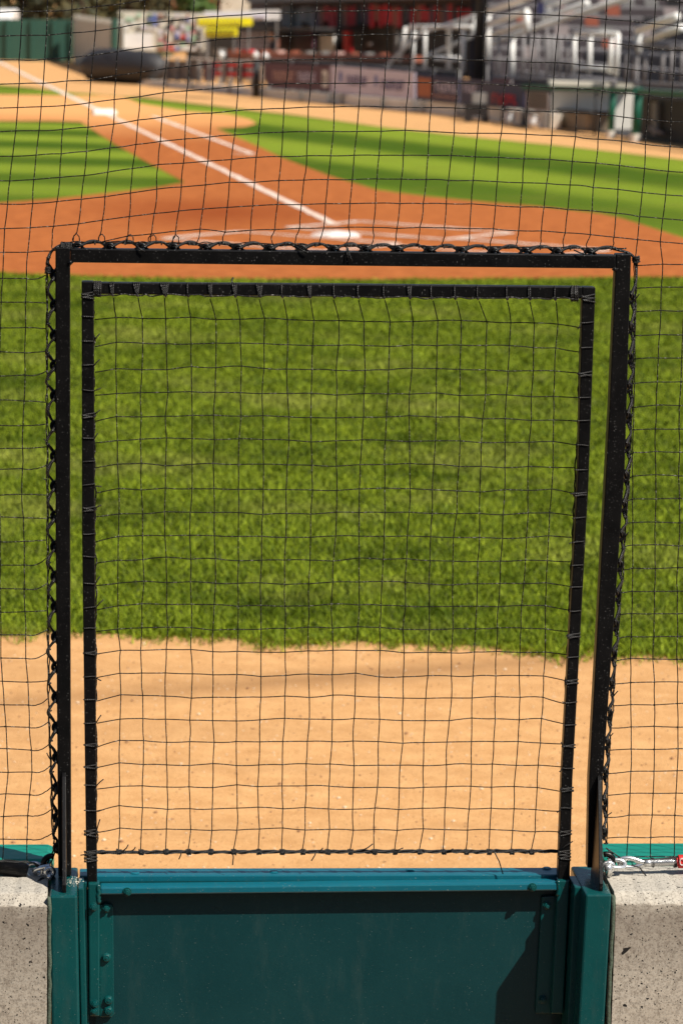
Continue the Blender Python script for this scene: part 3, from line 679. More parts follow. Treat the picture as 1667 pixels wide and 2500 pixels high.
def bordR(y): return frameR(y)+float(np.interp(y, [604, 700, 2085], [8, 14, 11]))
knots = []
for i in range(len(X0)):
    pts = [tnode(i, j) for j in range(J0, 10)]
    if i < iL:
        low = [(lcol(i, y)+rg.gauss(0, .8)+1.5*math.sin(y*.01+i), y) for y in lrows] + [(lcol(i, 2100), 2108)]
        if i == 10 or i < 10: twine(bn, pts+low)
    elif i >= iR:
        low = [(rcol(i, y)+rg.gauss(0, .8)+1.5*math.sin(y*.012+i), y+rg.gauss(0, .7)) for y in rrows]+[(rcol(i, 2092), 2104)]
        twine(bn, pts+low)
    else:
        x, y = pts[-1]; xe = x-rg.uniform(2, 9); te = topedge(xe)-13
        q = [p for p in pts if p[1] < te-16]
        x, y = q[-1]
        w = rg.uniform(-7, 7)
        if i == iL: te, xe, w = 607, 128, 0
        twine(bn, q+[(x-3+w, y+(te-y)*.45), (xe+w*.6, y+(te-y)*.8), (xe, te)], sag=.9)
        if i in (12, 13, 14, 15, 16):
            twine(bn, [(xe, te), (xe+2, te-16), (xe+9, te-21), (xe+15, te-14), (xe+16, te+2)], sag=.3)
    for p in pts: knots.append(p)
for j in range(J0, 10):
    twine(bn, [tnode(i, j) for i in range(len(X0))])
lj = [[rg.gauss(0, 1.0) for _ in lrows] for _ in range(12)]
for a, y in enumerate(lrows[:-1]):
    end = bordL(y); dy = rg.choice((-4, 2, 3, -9)) if y < 1350 else rg.choice((-16, -18, -14, -3))
    row = [(lcol(i, y), y+lj[i][a]+1.5*math.sin(a*1.7+i)) for i in range(0, 11)]
    xa = row[-1][0]; tail = [(xa+(end-xa)*t, row[-1][1]+dy*t*t+(3.5 if dy < -5 else 0)*math.sin(math.pi*t)) for t in (.2, .4, .6, .8, 1)]
    twine(bn, row+tail, sag=.4); knots += row
for a, y in enumerate(rrows):
    row = [(rcol(i, y), y+rg.gauss(0, 1)) for i in range(iR+(0 if y > 1100 else 1), len(X0))]
    twine(bn, [(bordR(y), y+rg.uniform(2, 6))]+row); knots += row
for p in knots: bn.ball(wp(*p), .0021)
# border strands by the lacing, a few loose ends
for off, r in ((0, .0012), (2.5, .0010)):
    twine(bn, [(bordL(y)+off+rg.uniform(-1.5, 1.5), y) for y in range(640, 2090, 29)], r, 1)
    twine(bn, [(bordR(y)-off+rg.uniform(-1.5, 1.5), y) for y in range(640, 2085, 29)], r, 1)
    twine(bn, [(x, topedge(x)-12-off+rg.uniform(-1.5, 1.5)) for x in range(150, 1530, 26)], r, 1)
for y in range(690, 2050, 97):
    x = bordL(y); twine(bn, [(x, y), (x+rg.uniform(-10, 12), y-rg.uniform(6, 16))], .0010, .3, -.006)
    x = bordR(y+40); twine(bn, [(x, y+40), (x+rg.uniform(-10, 12), y+40-rg.uniform(6, 16))], .0010, .3, -.006)
twine(bn, [(132, 2075), (118, 2105), (105, 2125)], .0012); twine(bn, [(136, 2075), (124, 2110), (110, 2132)], .0012)
tag(bn.build('backstop_net', 'twine', None, True), 'black square mesh net hanging round and above the gate frame', 'net')

# lacing cord and welded eyelets along the frame
mb = MB(); path = []
def eyelet(c, ax, out):
    e = MB(); n = 8; pts = [c+ax*(.0085*math.cos(math.pi*k/n))+out*(.0085*math.sin(math.pi*k/n)) for k in range(n+1)]
    e.tube([c+ax*.012-out*.001]+pts+[c-ax*.012-out*.001], .0034, 6); e.build('eyelet', 'black', gf, True)
lys = [2070-73.6*k for k in range(20)]
out = -WU
for y in lys:
    eyelet(wp(frameL(y), y, 0)+WU*.001, Vector((0, 0, 1)), -WU)
    q_ = rg.uniform(-5, 5); am = rg.uniform(-1, 3)
    path.append((frameL(y)-3, y+7, -.008)); path.append((frameL(y)-4, y-7, .006))
    path.append((bordL(y-22)+10, y-19, .004)); path.append((bordL(y-36)+am, y-36+q_, -.003)); path.append((bordL(y-52)+9, y-55, -.006))
path = [p for p in path if p[1] > 640]
path += [(117, 640, 0), (124, 618, 0), (138, 604, -.006), (160, 597, -.004)]
txs = [190+78.0*k for k in range(17)]
for x in txs:
    te = topedge(x)
    eyelet(wp(x, te, 0)-Vector((0, 0, .001)), WU, Vector((0, 0, 1)))
    path += [(x-6, te-4, .006), (x+6, te-4, -.008), (x+22, te-12, -.004), (x+38, te-16, .003), (x+54, te-14, .005)]
path = [p for p in path if p[0] < 1510]
path += [(1515, 612, 0), (1535, 618, -.004), (1550, 634, 0), (1552, 652, .004)]
rys = [727+72.5*k for k in range(19)]
for y in rys:
    eyelet(wp(frameR(y), y, 0)-WU*.001, Vector((0, 0, 1)), WU)
    path += [(bordR(y-36)-rg.uniform(-1, 3), y-36+rg.uniform(-5, 5), -.003), (bordR(y-18)-7, y-18, -.006), (frameR(y)+3, y-7, -.008), (frameR(y)+4, y+7, .006), (bordR(y+20)-7, y+19, .004)]
path = [p for p in path if p[1] < 2080]
def cat(P, n=3):
    o = []
    for i in range(len(P)-1):
        p0, p1, p2, p3 = [Vector(P[max(0, min(len(P)-1, i+k))]) for k in (-1, 0, 1, 2)]
        for s in range(n):
            t = s/n; o.append(.5*((2*p1)+(p2-p0)*t+(2*p0-5*p1+4*p2-p3)*t*t+(3*p1-p0-3*p2+p3)*t**3))
    o.append(Vector(P[-1])); return o
sm = cat([Vector(p) for p in path], 4)
lc = MB(); lc.tube([wp(p.x, p.y, p.z) for p in sm], [.0029+.0006*math.sin(k*.5) for k in range(len(sm))], 6)
sm2 = cat([Vector((p[0]+rg.uniform(-2, 2), p[1]+rg.uniform(-2, 2), p[2]+.004)) for p in path], 4)
lc.tube([wp(p.x, p.y, p.z) for p in sm2], .0014, 5)
for y in lys:
    coil(lc, wp(bordL(y-36)+3, y-36+rg.uniform(-9, 9), -.002), Vector((0, 0, 1)), .0034, 1, .0016)
for y in rys:
    coil(lc, wp(bordR(y+30)-3, y+30+rg.uniform(-9, 9), -.002), Vector((0, 0, 1)), .0034, 1, .0016)
for x in txs:
    coil(lc, wp(x+38+rg.uniform(-14, 14), topedge(x)-13, -.002), WU, .0036, 1, .0016)
for x, dx, dy in ((848, 12, 34), (846, 3, 26), (724, 28, 14), (332, 22, 16), (1400, 26, 10)):
    y = topedge(x)-8; lc.tube([wp(x, y, -.012), wp(x+dx*.5, y+dy*.6, -.017), wp(x+dx, y+dy, -.018)], .0013, 4)
for _ in range(3): coil(lc, wp(150+_*9, 603, -.004), WU, .007, 3, .002, .0016, .0015)
coil(lc, wp(1552, 642, 0), Vector((0, 0, 1)), .006, 4, .003, .0017, .0015); coil(lc, wp(118, 668, 0), Vector((0, 0, 1)), .005, 4, .003, .0016, .001)
tag(lc.build('lacing_cord', 'cord', None, True), 'black cord laced in scallops through eyelets round the frame', 'cord')

# ================================================================ CABLES AND SHACKLES
def P3(x, y, v): return wp(x, y, v)
# left: taped cable, thimble eye, shackle
o = empty('net_cable', P3(0, 2115, 0), 'black taped net cable ending in a silver eye above the left concrete wall', 'cable')
mb = MB(); pts = [P3(x, y, 0) for x, y in ((-1200, 2118), (-300, 2112), (-60, 2114), (0, 2117), (20, 2118), (40, 2121), (55, 2124), (68, 2127))]
mb.tube(pts, [.009, .009, .0125, .0135, .0150, .0155, .0150, .0135], 14); mb.build('taped_end', 'tape', o, True)
mb = MB()
c = P3(83, 2126, 0); el = [c+WU*math.cos(a)*.016+Vector((0, 0, math.sin(a)*.0145)) for a in [k*2*math.pi/24 for k in range(24)]]
mb.tube(el, .0042, 8, closed=True); mb.build('thimble_eye', 'zinc', o, True)
twm = MB(); 
for ph in (0, 1.6, 3.1): twine(twm, [(-300, 2104), (-60, 2104), (-20, 2103+ph), (10, 2102), (30, 2104+ph), (60, 2102), (85, 2106+ph), (100, 2120)], .0012, 1.5, -.006)
twm.build('binding_twine', 'cord', o, True)
o = empty('shackle', P3(118, 2125, 0), 'silver bow shackle joining the taped cable eye to the left post', 'shackle')
mb = MB(); bow = cat([P3(x, y, v) for x, y, v in ((124, 2113, -.02), (108, 2117, -.018), (92, 2122, -.010), (84, 2127, -.004), (90, 2132, .002), (106, 2134, .0), (124, 2134, -.006))], 4)
mb.tube(bow, .0044, 8)
for vv_ in (-.024, -.004):
    c = P3(122, 2129, vv_); mb.tube([c+WU*math.cos(a)*.0075+Vector((0, 0, math.sin(a)*.0075)) for a in [k*2*math.pi/16 for k in range(16)]], .0042, 8, closed=True)
mb.build('bow', 'zinc', o, True)
mb = MB(); c = P3(123, 2129, 0); mb.tube([c-WV*.036, c+WV*.012], .0048, 10); mb.build('pin', 'zinc', o, True)
def lug(side, x, y):
    o = MB(); c = P3(x, y, -.004); pts = [c+WU*math.cos(a)*.014*side+Vector((0, 0, math.sin(a)*.014)) for a in [math.radians(t) for t in range(-110, 111, 20)]]
    o.tube(pts, .0055, 8); return o.build('lug', 'black', gf, True)
lug(-1, 126, 2108); lug(1, 1478, 2103)
# right: shackle, forged eye, threaded rod
o = empty('shackle', P3(1485, 2115, 0), 'silver bow shackle joining the forged eye bolt to the right post', 'shackle')
mb = MB(); bow = cat([P3(x, y, v) for x, y, v in ((1484, 2100, -.004), (1510, 2100, -.004), (1523, 2107, -.006), (1522, 2117, -.014), (1508, 2119, -.02), (1496, 2118, -.021), (1486, 2117, -.02))], 4)
mb.tube(bow, .0046, 8); c = P3(1484, 2117, -.02); mb.tube([c+WU*math.cos(a)*.009+Vector((0, 0, math.sin(a)*.0085)) for a in [k*2*math.pi/16 for k in range(16)]], .0046, 8, closed=True)
mb.build('bow', 'zinc', o, True)
mb = MB(); mb.tube([P3(1483, 2112, -.028), P3(1485, 2135, -.022)], [.006, .0075], 10); mb.build('pin', 'zinc', o, True)
o = empty('eye_bolt', P3(1560, 2105, 0), 'silver forged eye bolt on a threaded rod above the right concrete wall', 'eye bolt')
mb = MB(); eye = cat([P3(x, y, -.002) for x, y in ((1577, 2107), (1560, 2103), (1545, 2097), (1530, 2095), (1516, 2098), (1511, 2106), (1516, 2114), (1530, 2117), (1546, 2117), (1560, 2113), (1577, 2107))], 4)
mb.tube(eye, [.0045 if 6 < k < 34 else .0055 for k in range(len(eye))], 8)
mb.tube([P3(1570, 2107, -.002), P3(1590, 2106, -.002)], [.007, .0075], 10); mb.build('forged_eye', 'zinc', o, True)
mb = MB(); n = 200; pts = [P3(1588+k*.36, 2106-k*.011, -.002) for k in range(n)]
mb.tube(pts, [.0072+.0008*math.sin(k*1.55) for k in range(n)], 10); mb.build('threaded_rod', 'zinc', o, True)
mb = MB(); mb.tube([P3(1654, 2103.5, -.002), P3(1700, 2102, -.002)], .0125, 16); mb.tube([P3(1649, 2103.6, -.002), P3(1655, 2103.5, -.002)], .0095, 6)
mb.build('nut_sleeve', 'red', o, False, .001)
c = P3(1664, 2104, -.0152); MB().tube([c+WU*math.cos(a)*.0042+Vector((0, 0, math.sin(a)*.0065)) for a in [k*math.pi/8 for k in range(16)]], .001, 5, closed=True).build('emblem', 'white', o, True)
mb = MB(); mb.tube([P3(1700, 2102, -.002), P3(2900, 2080, -.002)], .007, 8); mb.build('cable', 'zinc', o, True)
mb = MB()
twine(mb, [(1540, 2112), (1560, 2118), (1585, 2150)], .0013, .5, -.012)
for ph in (0, 2): twine(mb, [(1478, 2070), (1500, 2085), (1520, 2098+ph), (1590, 2098), (1640, 2094+ph), (1700, 2088)], .0012, 1, -.004)
coil(mb, P3(1590, 2106, 0), WU, .0085, 2, .002); coil(mb, P3(1643, 2105, 0), WU, .0095, 3, .002); mb.build('binding_twine', 'cord', o, True)

# unseen dark seating tiers, added to keep sky light off the near gate
o = empty('sky_block_stand', (0, -3, 0), 'unseen dark seating tiers added behind and left of the camera to block sky light', 'sky_block_stand')
mb = MB()
for k in range(26): mb.box((0, 1.6-k*.85-.425, 0), 60, .85, .30+k*.48)
mb.build('tier', 'asph2', o)
mb = MB()
for k in range(22): mb.box((-15-k*.85, 26, 0), .85, 46, .6+k*.48)
mb.build('sky_block_wing', 'asph2', o)  # unseen left wing, added to block the low sky on that side
# ================================================================ BACKGROUND
def quad(L, th=.06, off=0., seg=None, yD=None, m='white', name='panel', parent=None, mb=None):
    n = fn(0 if (seg == 0 or (seg is None and L[0][0] < 1120)) else 1) if yD is None else Vector((0, 1, 0))
    P = [fp(x, y, off, seg) if yD is None else yp(x, y, yD) for x, y in L]
    b = MB() if mb is None else mb; b.hexa(P, [p+n*th for p in P])
    return b if mb is not None else b.build(name, m, parent)
def RQ(x0, y0, x1, y1, sl=0): return [(x0, y0), (x1, y0+sl*(x1-x0)), (x1, y1+sl*(x1-x0)), (x0, y1)]
# green windscreen fence
o = empty('green_fence', gp(80, 148), 'tall dark green windscreen fence at the far left behind the sandy track', 'fence')
quad([(-900, 40), (178, 48), (178, 151), (-900, 140)], .08, yD=90.9, m='fgreen', name='windscreen', parent=o)
for x in (-120, -30, 15, 75, 128, 172): quad(RQ(x, 46, x+5, 150), .1, yD=90.8, m='fgreen', name='fence_post', parent=o)
# grey sheet fence turning towards the camera
o = empty('grey_fence', gp(230, 165), 'grey corrugated sheet fence between green fence and painted billboards', 'fence')
mb = MB(); A, B = gp(180, 152), gp(296, 190); n_ = 26
for k in range(n_):
    a, b = A.lerp(B, k/n_), A.lerp(B, (k+.75)/n_); h_ = 1.38+.1*k/n_*0
    mb.hexa([a, b, b+Vector((0, 0, h_)), a+Vector((0, 0, h_))], [p+Vector((.03, .05, 0)) for p in (a, b, b+Vector((0, 0, h_)), a+Vector((0, 0, h_)))])
mb.hexa([A+Vector((.05, .06, 0)), B+Vector((.05, .06, 0)), B+Vector((.05, .06, 1.36)), A+Vector((.05, .06, 1.36))], [p+Vector((.03, .04, 0)) for p in (A+Vector((.05, .06, 0)), B+Vector((.05, .06, 0)), B+Vector((.05, .06, 1.36)), A+Vector((.05, .06, 1.36)))])
mb.build('corrugated_sheet', 'fgrey', o); MB().tube([B+Vector((-.15, -.2, 0)), B+Vector((-.15, -.2, 1.45))], .09, 8).build('corner_post', 'fgreen', o)
# tarp roll
A, B = gp(226, 200), gp(384, 209); o = empty('tarp_roll', (A+B)/2, 'long rolled dark tarpaulin lying on the sandy track by the grey fence', 'tarp')
mb = MB(); dd = (B-A); ks = [-.07, -.05, .02, .12, .3, .45, .6, .75, .9, 1, 1.02]; rs = [.05, .30, .37, .40, .41, .405, .40, .39, .37, .33, .12]
mb.tube([A+dd*k+Vector((0, .2, r_)) for k, r_ in zip(ks, rs)], rs, 18)
for v_ in mb.v: v_ += Vector((random.uniform(-.03, .03), random.uniform(-.03, .03), random.uniform(-.03, .02)))
mb.build('rolled_sheet', 'tarp', o, True)
mb = MB(); c = B+Vector((.02, .2, .12)); mb.tube([c, c+Vector((.12, 0, 0))], .11, 12); mb.build('end_cap', 'white', o, True)
# trees
def tree(loc, hgt, rad, lab, seed, leafm='leaf', base=.3, nl=2600, cat_='tree'):
    rr = random.Random(seed); o = empty('tree', loc, lab, cat_, 'trees beyond the outfield fence')
    mb = MB(); mb.tube([loc, loc+Vector((.1, 0, hgt*.4)), loc+Vector((.05, .1, hgt*.8))], [.22, .16, .05], 8)
    for k in range(7):
        a = rr.uniform(0, 6.28); z = hgt*rr.uniform(.2, .6); mb.tube([loc+Vector((0, 0, z)), loc+Vector((math.cos(a)*rad*.6, math.sin(a)*rad*.6, z+hgt*.2))], [.08, .02], 5)
    mb.build('trunk', 'bark', o, True)
    cl = [(rr.uniform(-1, 1)*rad*.75, rr.uniform(-1, 1)*rad*.75, base+rr.random()*(hgt-base), rr.uniform(.25, .5)*rad) for _ in range(26)]
    mb = MB()
    for _ in range(nl):
        cx, cy, cz, cr = rr.choice(cl); d = Vector((rr.gauss(0, 1), rr.gauss(0, 1), rr.gauss(0, 1))).normalized()*cr*rr.uniform(.6, 1.05)
        p = loc+Vector((cx, cy, cz))+d; s = rr.uniform(.07, .16); u_ = Vector((rr.gauss(0, 1), rr.gauss(0, 1), rr.gauss(0, 1))).normalized(); w_ = u_.orthogonal().normalized()
        if p.z < .02: p.z = .05+rr.random()*.3
        mb.add([p+u_*s, p+w_*s*.6, p-u_*s, p-w_*s*.6], [(0, 1, 2, 3)])
    mb.build('crown', leafm, o)
def T(x, D): q = yp(x, 60, D); return Vector((q.x, q.y, 0))
tree(T(-60, 99), 6, 2.2, 'dark leafy tree behind the left end of the green fence', 1)
tree(T(60, 101), 7, 2.3, 'dark leafy tree behind the middle of the green fence', 2)
tree(T(190, 98), 6.5, 2.2, 'brownish leafy tree above the join of green and grey fence', 3)
tree(T(310, 100), 7, 2.2, 'dark leafy tree above the painted billboard', 4)
tree(T(400, 103), 6, 1.8, 'olive leafy tree left of the brick building', 5)
tree(T(478, 94), 3.6, .8, 'small bright green shrub tree in front of the brick building', 6, 'leafg', .5, 1400)
hd = MB(); rr = random.Random(5)
for _ in range(9000):
    q = yp(rr.uniform(-500, 560), 100, rr.uniform(108, 112)); p = Vector((q.x, q.y, rr.random()**.8*5)); s = rr.uniform(.12, .3); u_ = Vector((rr.gauss(0, 1), rr.gauss(0, 1), rr.gauss(0, 1))).normalized(); w_ = u_.orthogonal().normalized()
    hd.add([p+u_*s, p+w_*s*.6, p-u_*s, p-w_*s*.6], [(0, 1, 2, 3)])
tag(hd.build('wood_edge', 'leaf'), 'dark mass of foliage at the top left beyond the fence', 'woodland', None, 'stuff')
o = empty('van', yp(10, 60, 94)*1, 'white vehicle roof just showing over the left end of the green fence', 'van'); o.location.z = 0
vb = yp(5, 60, 94); vb.z = 0
mb = MB(); sec = [(-1, .3), (-1, 1.05), (-.75, 1.42), (.9, 1.46), (1.05, 1.4), (1.05, .3)]
mb.hexa([vb+Vector((-1.6+.3, x_, z_)) for x_, z_ in sec], [vb+Vector((.42, x_, z_)) for x_, z_ in sec]); mb.build('body', 'white', o, bevel=.06)
for dx in (-1.0, .1): MB().tube([vb+Vector((dx, -1.03, .32)), vb+Vector((dx, -.85, .32))], .31, 16).build('wheel', 'dark', o)
# brick building behind
o = empty('brick_building', T(520, 108), 'red brick building with pale bays at the top of the picture', 'building')
quad([(405, -900), (760, -900), (760, 60), (405, 60)], 3, yD=106, m='brick', name='wall', parent=o)
for x in (440, 505, 560, 640, 700):
    quad(RQ(x, -500, x+38, 22), .1, yD=105.9, m='cream' if x > 520 else 'brick', name='bay', parent=o)
quad(RQ(540, -60, 760, 32), .15, yD=105.7, m='cream', name='fascia', parent=o)
# billboards
def board(L, D, m, lab, bits, name='billboard'):
    o = empty(name, gp(L[0][0], 185), lab, 'billboard'); o.location = yp(L[3][0], L[3][1], D); o.location.z = 0
    quad(L, .1, yD=D, m=m, name='board', parent=o)
    for x0, x1 in ((L[0][0]+6, L[0][0]+10), (L[1][0]-10, L[1][0]-6)):
        P = [yp(x0, L[3][1]-2, D+.02), yp(x1, L[3][1]-2, D+.02)]; q = [Vector((p.x, p.y, 0)) for p in P]
        MB().hexa([P[0], P[1], q[1], q[0]], [p+Vector((0, .07, 0)) for p in (P[0], P[1], q[1], q[0])]).build('support', 'steelg', o)
    for x0, y0, x1, y1, mm in bits: quad(RQ(x0, y0, x1, y1), .03, yD=D-.05, m=mm, name='print', parent=o)
    return o
rb = random.Random(8); b2 = [(298, 82, 372, 118, 'white'), (298, 119, 372, 124, 'cream')]
for gx in range(15):
    for gy in range(9):
        x, y = 293+gx*13.4, 33+gy*10+gx*.15
        if x < 376 and y > 73: continue
        if rb.random() < .78:
            c_ = rb.choice(['mint', 'mint', 'white', 'leafg', 'white', 'bluep']) if y < 55 and x < 380 else rb.choice(['white', 'pink', 'bluep', 'dark', 'redp', 'lav', 'white', 'white', 'mint', 'brick', 'dark'])
            b2.append((x+rb.uniform(0, 2), y+rb.uniform(0, 1.5), x+rb.uniform(8, 13), y+rb.uniform(6, 9.6), c_))
rb.shuffle(b2); b2 = b2[:99]
board([(290, 27), (500, 33), (500, 124), (290, 126)], 78, 'cream', 'pale green painted billboard crowded with small coloured pictures', b2)
board([(498, 28), (684, 24), (684, 48), (498, 52)], 76, 'white', 'long white sign board carrying a yellow strip', [(502+k*9.4, 36, 508+k*9.4, 42, 'lav') for k in range(16)])
board([(484, 44), (616, 42), (616, 62), (484, 65)], 75.4, 'yel', 'wide bright yellow sign under the white board', [(492+k*9.5, 51, 495+k*9.5, 56, 'tan2') for k in range(11)])
board([(500, 69), (580, 67), (580, 88), (500, 90)], 75.0, 'yel', 'small yellow sign below the wide yellow one', [(506+k*12, 73, 512+k*12, 83, 'dark') for k in range(6)])
# dark hospitality deck behind the fence
o = empty('concession_stand', fp(850, 200, 6, 0), 'black and maroon concession stand with red hangings behind the banners', 'building'); o.location.z = 0
S = lambda L, th, off, m, nm: quad(L, th, off, 0, m=m, name=nm, parent=o)
S([(455, 62), (760, 60), (1250, 66), (1250, 190), (455, 190)], .2, 7.0, 'dark', 'back_wall')
S([(610, -20), (1260, -40), (1260, 66), (610, 62)], .3, 6.6, 'maroon', 'upper_wall')
S([(470, 66), (760, 66), (760, 74), (470, 74)], 1.5, 4.9, 'roof', 'canopy')
S([(600, -40), (1260, -60), (1260, -8), (600, 6)], .5, 6.0, 'steelg', 'roof_edge')
for k in range(46):
    x0 = 690+k*11.2; top = rb.uniform(10, 22); bot = rb.uniform(46, 74)
    mm = rb.choice(['redp', 'redp', 'redp', 'brick', 'maroon2', 'dark'] if x0 > 775 else ['greyp', 'maroon2', 'dark', 'steelg'])
    S(RQ(x0, top, x0+rb.uniform(6, 10), bot), .08, 6.4, mm, 'hanging')
S(RQ(780, 86, 814, 127), .06, 6.8, 'alu', 'door')
S(RQ(838, 74, 852, 138), .1, 6.6, 'redp', 'red_column')
S(RQ(640, 72, 675, 120), .08, 6.7, 'brick', 'brick_pier'); S(RQ(720, 76, 762, 128), .08, 6.7, 'maroon2', 'menu_board')
S(RQ(895, 104, 904, 112), .05, 6.8, 'greyp', 'sconce'); S(RQ(962, 70, 968, 140), .05, 6.8, 'steelg', 'downpipe')
S([(560, 128), (1010, 136), (1010, 152), (560, 142)], .3, 3.2, 'brick', 'counter')
for k in range(12): S(RQ(520+k*36, 119+k*.9, 534+k*36, 134+k*.9), .2, 4.2, rb.choice(['brick', 'soft', 'steelg', 'redp', 'brick']), 'stool')
# white lettered panel
o = empty('sign_board', fp(620, 100, 5.5, 0), 'pale lettered board hanging under the dark canopy', 'sign'); o.location.z = 0
quad(RQ(578, 74, 668, 124), .06, 5.8, 0, m='navy', name='board', parent=o)
for r_ in range(4):
    x = 583
    while x < 655:
        w = rb.uniform(5, 11); quad(RQ(x, 79+r_*11, x+w, 86+r_*11), .02, 5.72, 0, m='lav', name='lettering', parent=o); x += w+3
quad(RQ(657, 80, 667, 100), .02, 5.70, 0, m='soft', name='print', parent=o)
for x in (582, 662):
    p = fp(x, 120, 5.83, 0); MB().tube([Vector((p.x, p.y, 0)), p], .04, 6).build('support', 'steelg', o)
# low field wall in two runs
o = empty('field_wall', fp(1000, 262, 0, 0), 'low pale concrete wall with dark posts along the foul line', 'wall'); o.location.z = 0
def gz(x, off=0, seg=None): p = fp(x, 150, off, seg); return Vector((p.x, p.y, 0))
for a_, b_, y0, y1, sg in ((300, 1120, 191, 253, 0), (1120, 1345, 253, 276, 1)):
    P = [fp(a_, y0, .0, sg), fp(b_, y1, .0, sg), gz(b_, 0, sg), gz(a_, 0, sg)]; MB().hexa(P, [p+fn(sg)*.2 for p in P]).build('wall', 'lwall', o)
for x in (404, 468, 560, 735, 836, 935, 1035):
    P = fp(x, 150, -.05, 0); top = fp(x, 205+(x-640)*.08 if x > 640 else 195, -.05, 0); MB().tube([Vector((P.x, P.y, 0)), top], .03, 6).build('post', 'steelg', o)
for x in (1140, 1230, 1285):
    P = fp(x, 150, -.05, 1); top = fp(x, 262, -.05, 1); MB().tube([Vector((P.x, P.y, 0)), top], .04, 6).build('post', 'dark', o)
# railing with mesh above the wall, left run
o = empty('railing', fp(520, 150, .1, 0), 'grey steel railing with black mesh and red padding left of the banners', 'railing'); o.location.z = 0
for x in range(404, 640, 26): quad(RQ(x, 140+(x-404)*.05, x+2, 200+(x-404)*.1), .04, .1, 0, m='steelg', name='baluster', parent=o)
quad([(404, 138), (640, 150), (640, 153), (404, 141)], .06, .05, 0, m='alu', name='top_rail', parent=o)
quad([(404, 148), (490, 152), (490, 198), (404, 196)], .03, .16, 0, m='greyd', name='mesh_screen', parent=o)
quad([(497, 150), (522, 152), (522, 200), (497, 198)], .03, .17, 0, m='maroon2', name='mesh_screen', parent=o)
for y in (152, 174): quad([(524, y), (622, y+3), (622, y+14), (524, y+11)], .04, .06, 0, m='redp', name='red_pad', parent=o)
for x in (541, 580): quad(RQ(x, 150, x+7, 205), .05, .0, 0, m='steelg', name='post', parent=o)
for x, y in ((541, 134), (624, 134), (648, 137)):
    MB().ball(fp(x, y, .1, 0), .09).build('finial', 'alu', o, True)
o = empty('bollard', gz(627, -.15, 0), 'dark padded post standing in front of the wall left of the maroon banner', 'post')
p = gz(627, -.15, 0); t_ = fp(627, 150, -.15, 0); MB().tube([p, t_], .085, 10).build('pad', 'dark', o, True); MB().tube([t_, t_+Vector((0, 0, .08))], .03, 8).build('cap', 'steelg', o, True)
# banners
def banner(L, m, lab, bits, seg, ext=None):
    o = empty('banner', fp(L[3][0], L[3][1], -.08, seg), lab, 'banner', 'advertising banners on the field wall'); o.location.z = 0
    quad(L, .02, -.09, seg, m=m, name='sheet', parent=o)
    x0, y0 = L[0]; x1, y1 = L[1]; x3, y3 = L[3]; y2 = L[2][1]
    q = lambda fx, fy: (x0+(x1-x0)*fx, (y0+(y1-y0)*fx)*(1-fy)+(y3+(y2-y3)*fx)*fy)
    for fa, fb, ga, gb, mm in bits: quad([q(fa, ga), q(fb, ga), q(fb, gb), q(fa, gb)], .008, -.105, seg, m=mm, name='lettering', parent=o)
    for x, y in ((x0+4, y3), (x1-4, y2)):
        p = fp(x, y, -.06, seg); MB().tube([Vector((p.x, p.y, 0)), p], .025, 6).build('leg', 'steelg', o)
def letters(fa, fb, ga, gb, mm, n):
    out = []; w = (fb-fa)/n
    for k in range(n):
        a = fa+w*k; out.append((a, a+w*.28, ga, gb, mm))
        if k % 3 != 1: out.append((a+w*.28, a+w*.68, ga, ga+(gb-ga)*.22, mm))
        if k % 2: out.append((a+w*.28, a+w*.68, ga+(gb-ga)*.42, ga+(gb-ga)*.6, mm))
        if k % 3: out.append((a+w*.28, a+w*.68, gb-(gb-ga)*.2, gb, mm))
    return out
banner([(628, 152), (806, 161), (806, 223), (660, 214)], 'maroon2', 'maroon banner with pale lettering between two white emblems', [(.02, .09, .08, .75, 'alu'), (.89, .96, .2, .85, 'alu'), (.90, .93, .35, .7, 'dark')]+letters(.22, .52, .3, .66, 'soft', 7)+letters(.56, .80, .3, .66, 'lav', 6), 0)
banner([(807, 160), (1012, 177), (1012, 242), (807, 225)], 'lav', 'pale lilac banner with two groups of violet letters', [(.10, .13, .22, .60, 'bluep'), (.52, .55, .25, .62, 'bluep')]+letters(.19, .44, .32, .66, 'ink', 7)+letters(.60, .88, .36, .72, 'ink', 7), 0)
banner([(1014, 180), (1119, 191), (1119, 254), (1014, 244)], 'navy', 'navy banner with an orange picture and pale lettering', [(.05, .36, .12, .85, 'orng')]+letters(.46, .98, .22, .58, 'lav', 6)+letters(.42, .98, .70, .84, 'soft', 10), 0)
banner([(1122, 191), (1279, 207), (1279, 267), (1122, 256)], 'navy', 'navy banner with dull red lettering next to the grey poster', letters(.06, .26, .2, .5, 'lav', 4)+letters(.5, .9, .45, .85, 'redp', 5), 1)
banner([(1283, 222), (1338, 226), (1338, 272), (1283, 267)], 'greyp', 'small grey poster full of fine print on the wall', [(.08, .92, .1+.14*k, .16+.14*k, 'dark') for k in range(6)], 1)
# steel rail above banners
o = empty('rail_fence', fp(850, 150, .3, 0), 'dark wire mesh rail running above the advertising banners', 'railing'); o.location.z = 0
quad([(640, 141), (1118, 172), (1118, 176), (640, 145)], .06, .3, 0, m='steelg', name='top_rail', parent=o)
quad([(640, 146), (1118, 178), (1118, 200), (640, 175)], .02, .33, 0, m='dark', name='mesh', parent=o)
for x in range(650, 1118, 58): quad(RQ(x, 140+(x-640)*.065, x+5, 240+(x-640)*.09), .05, .27, 0, m='steelg', name='post', parent=o)
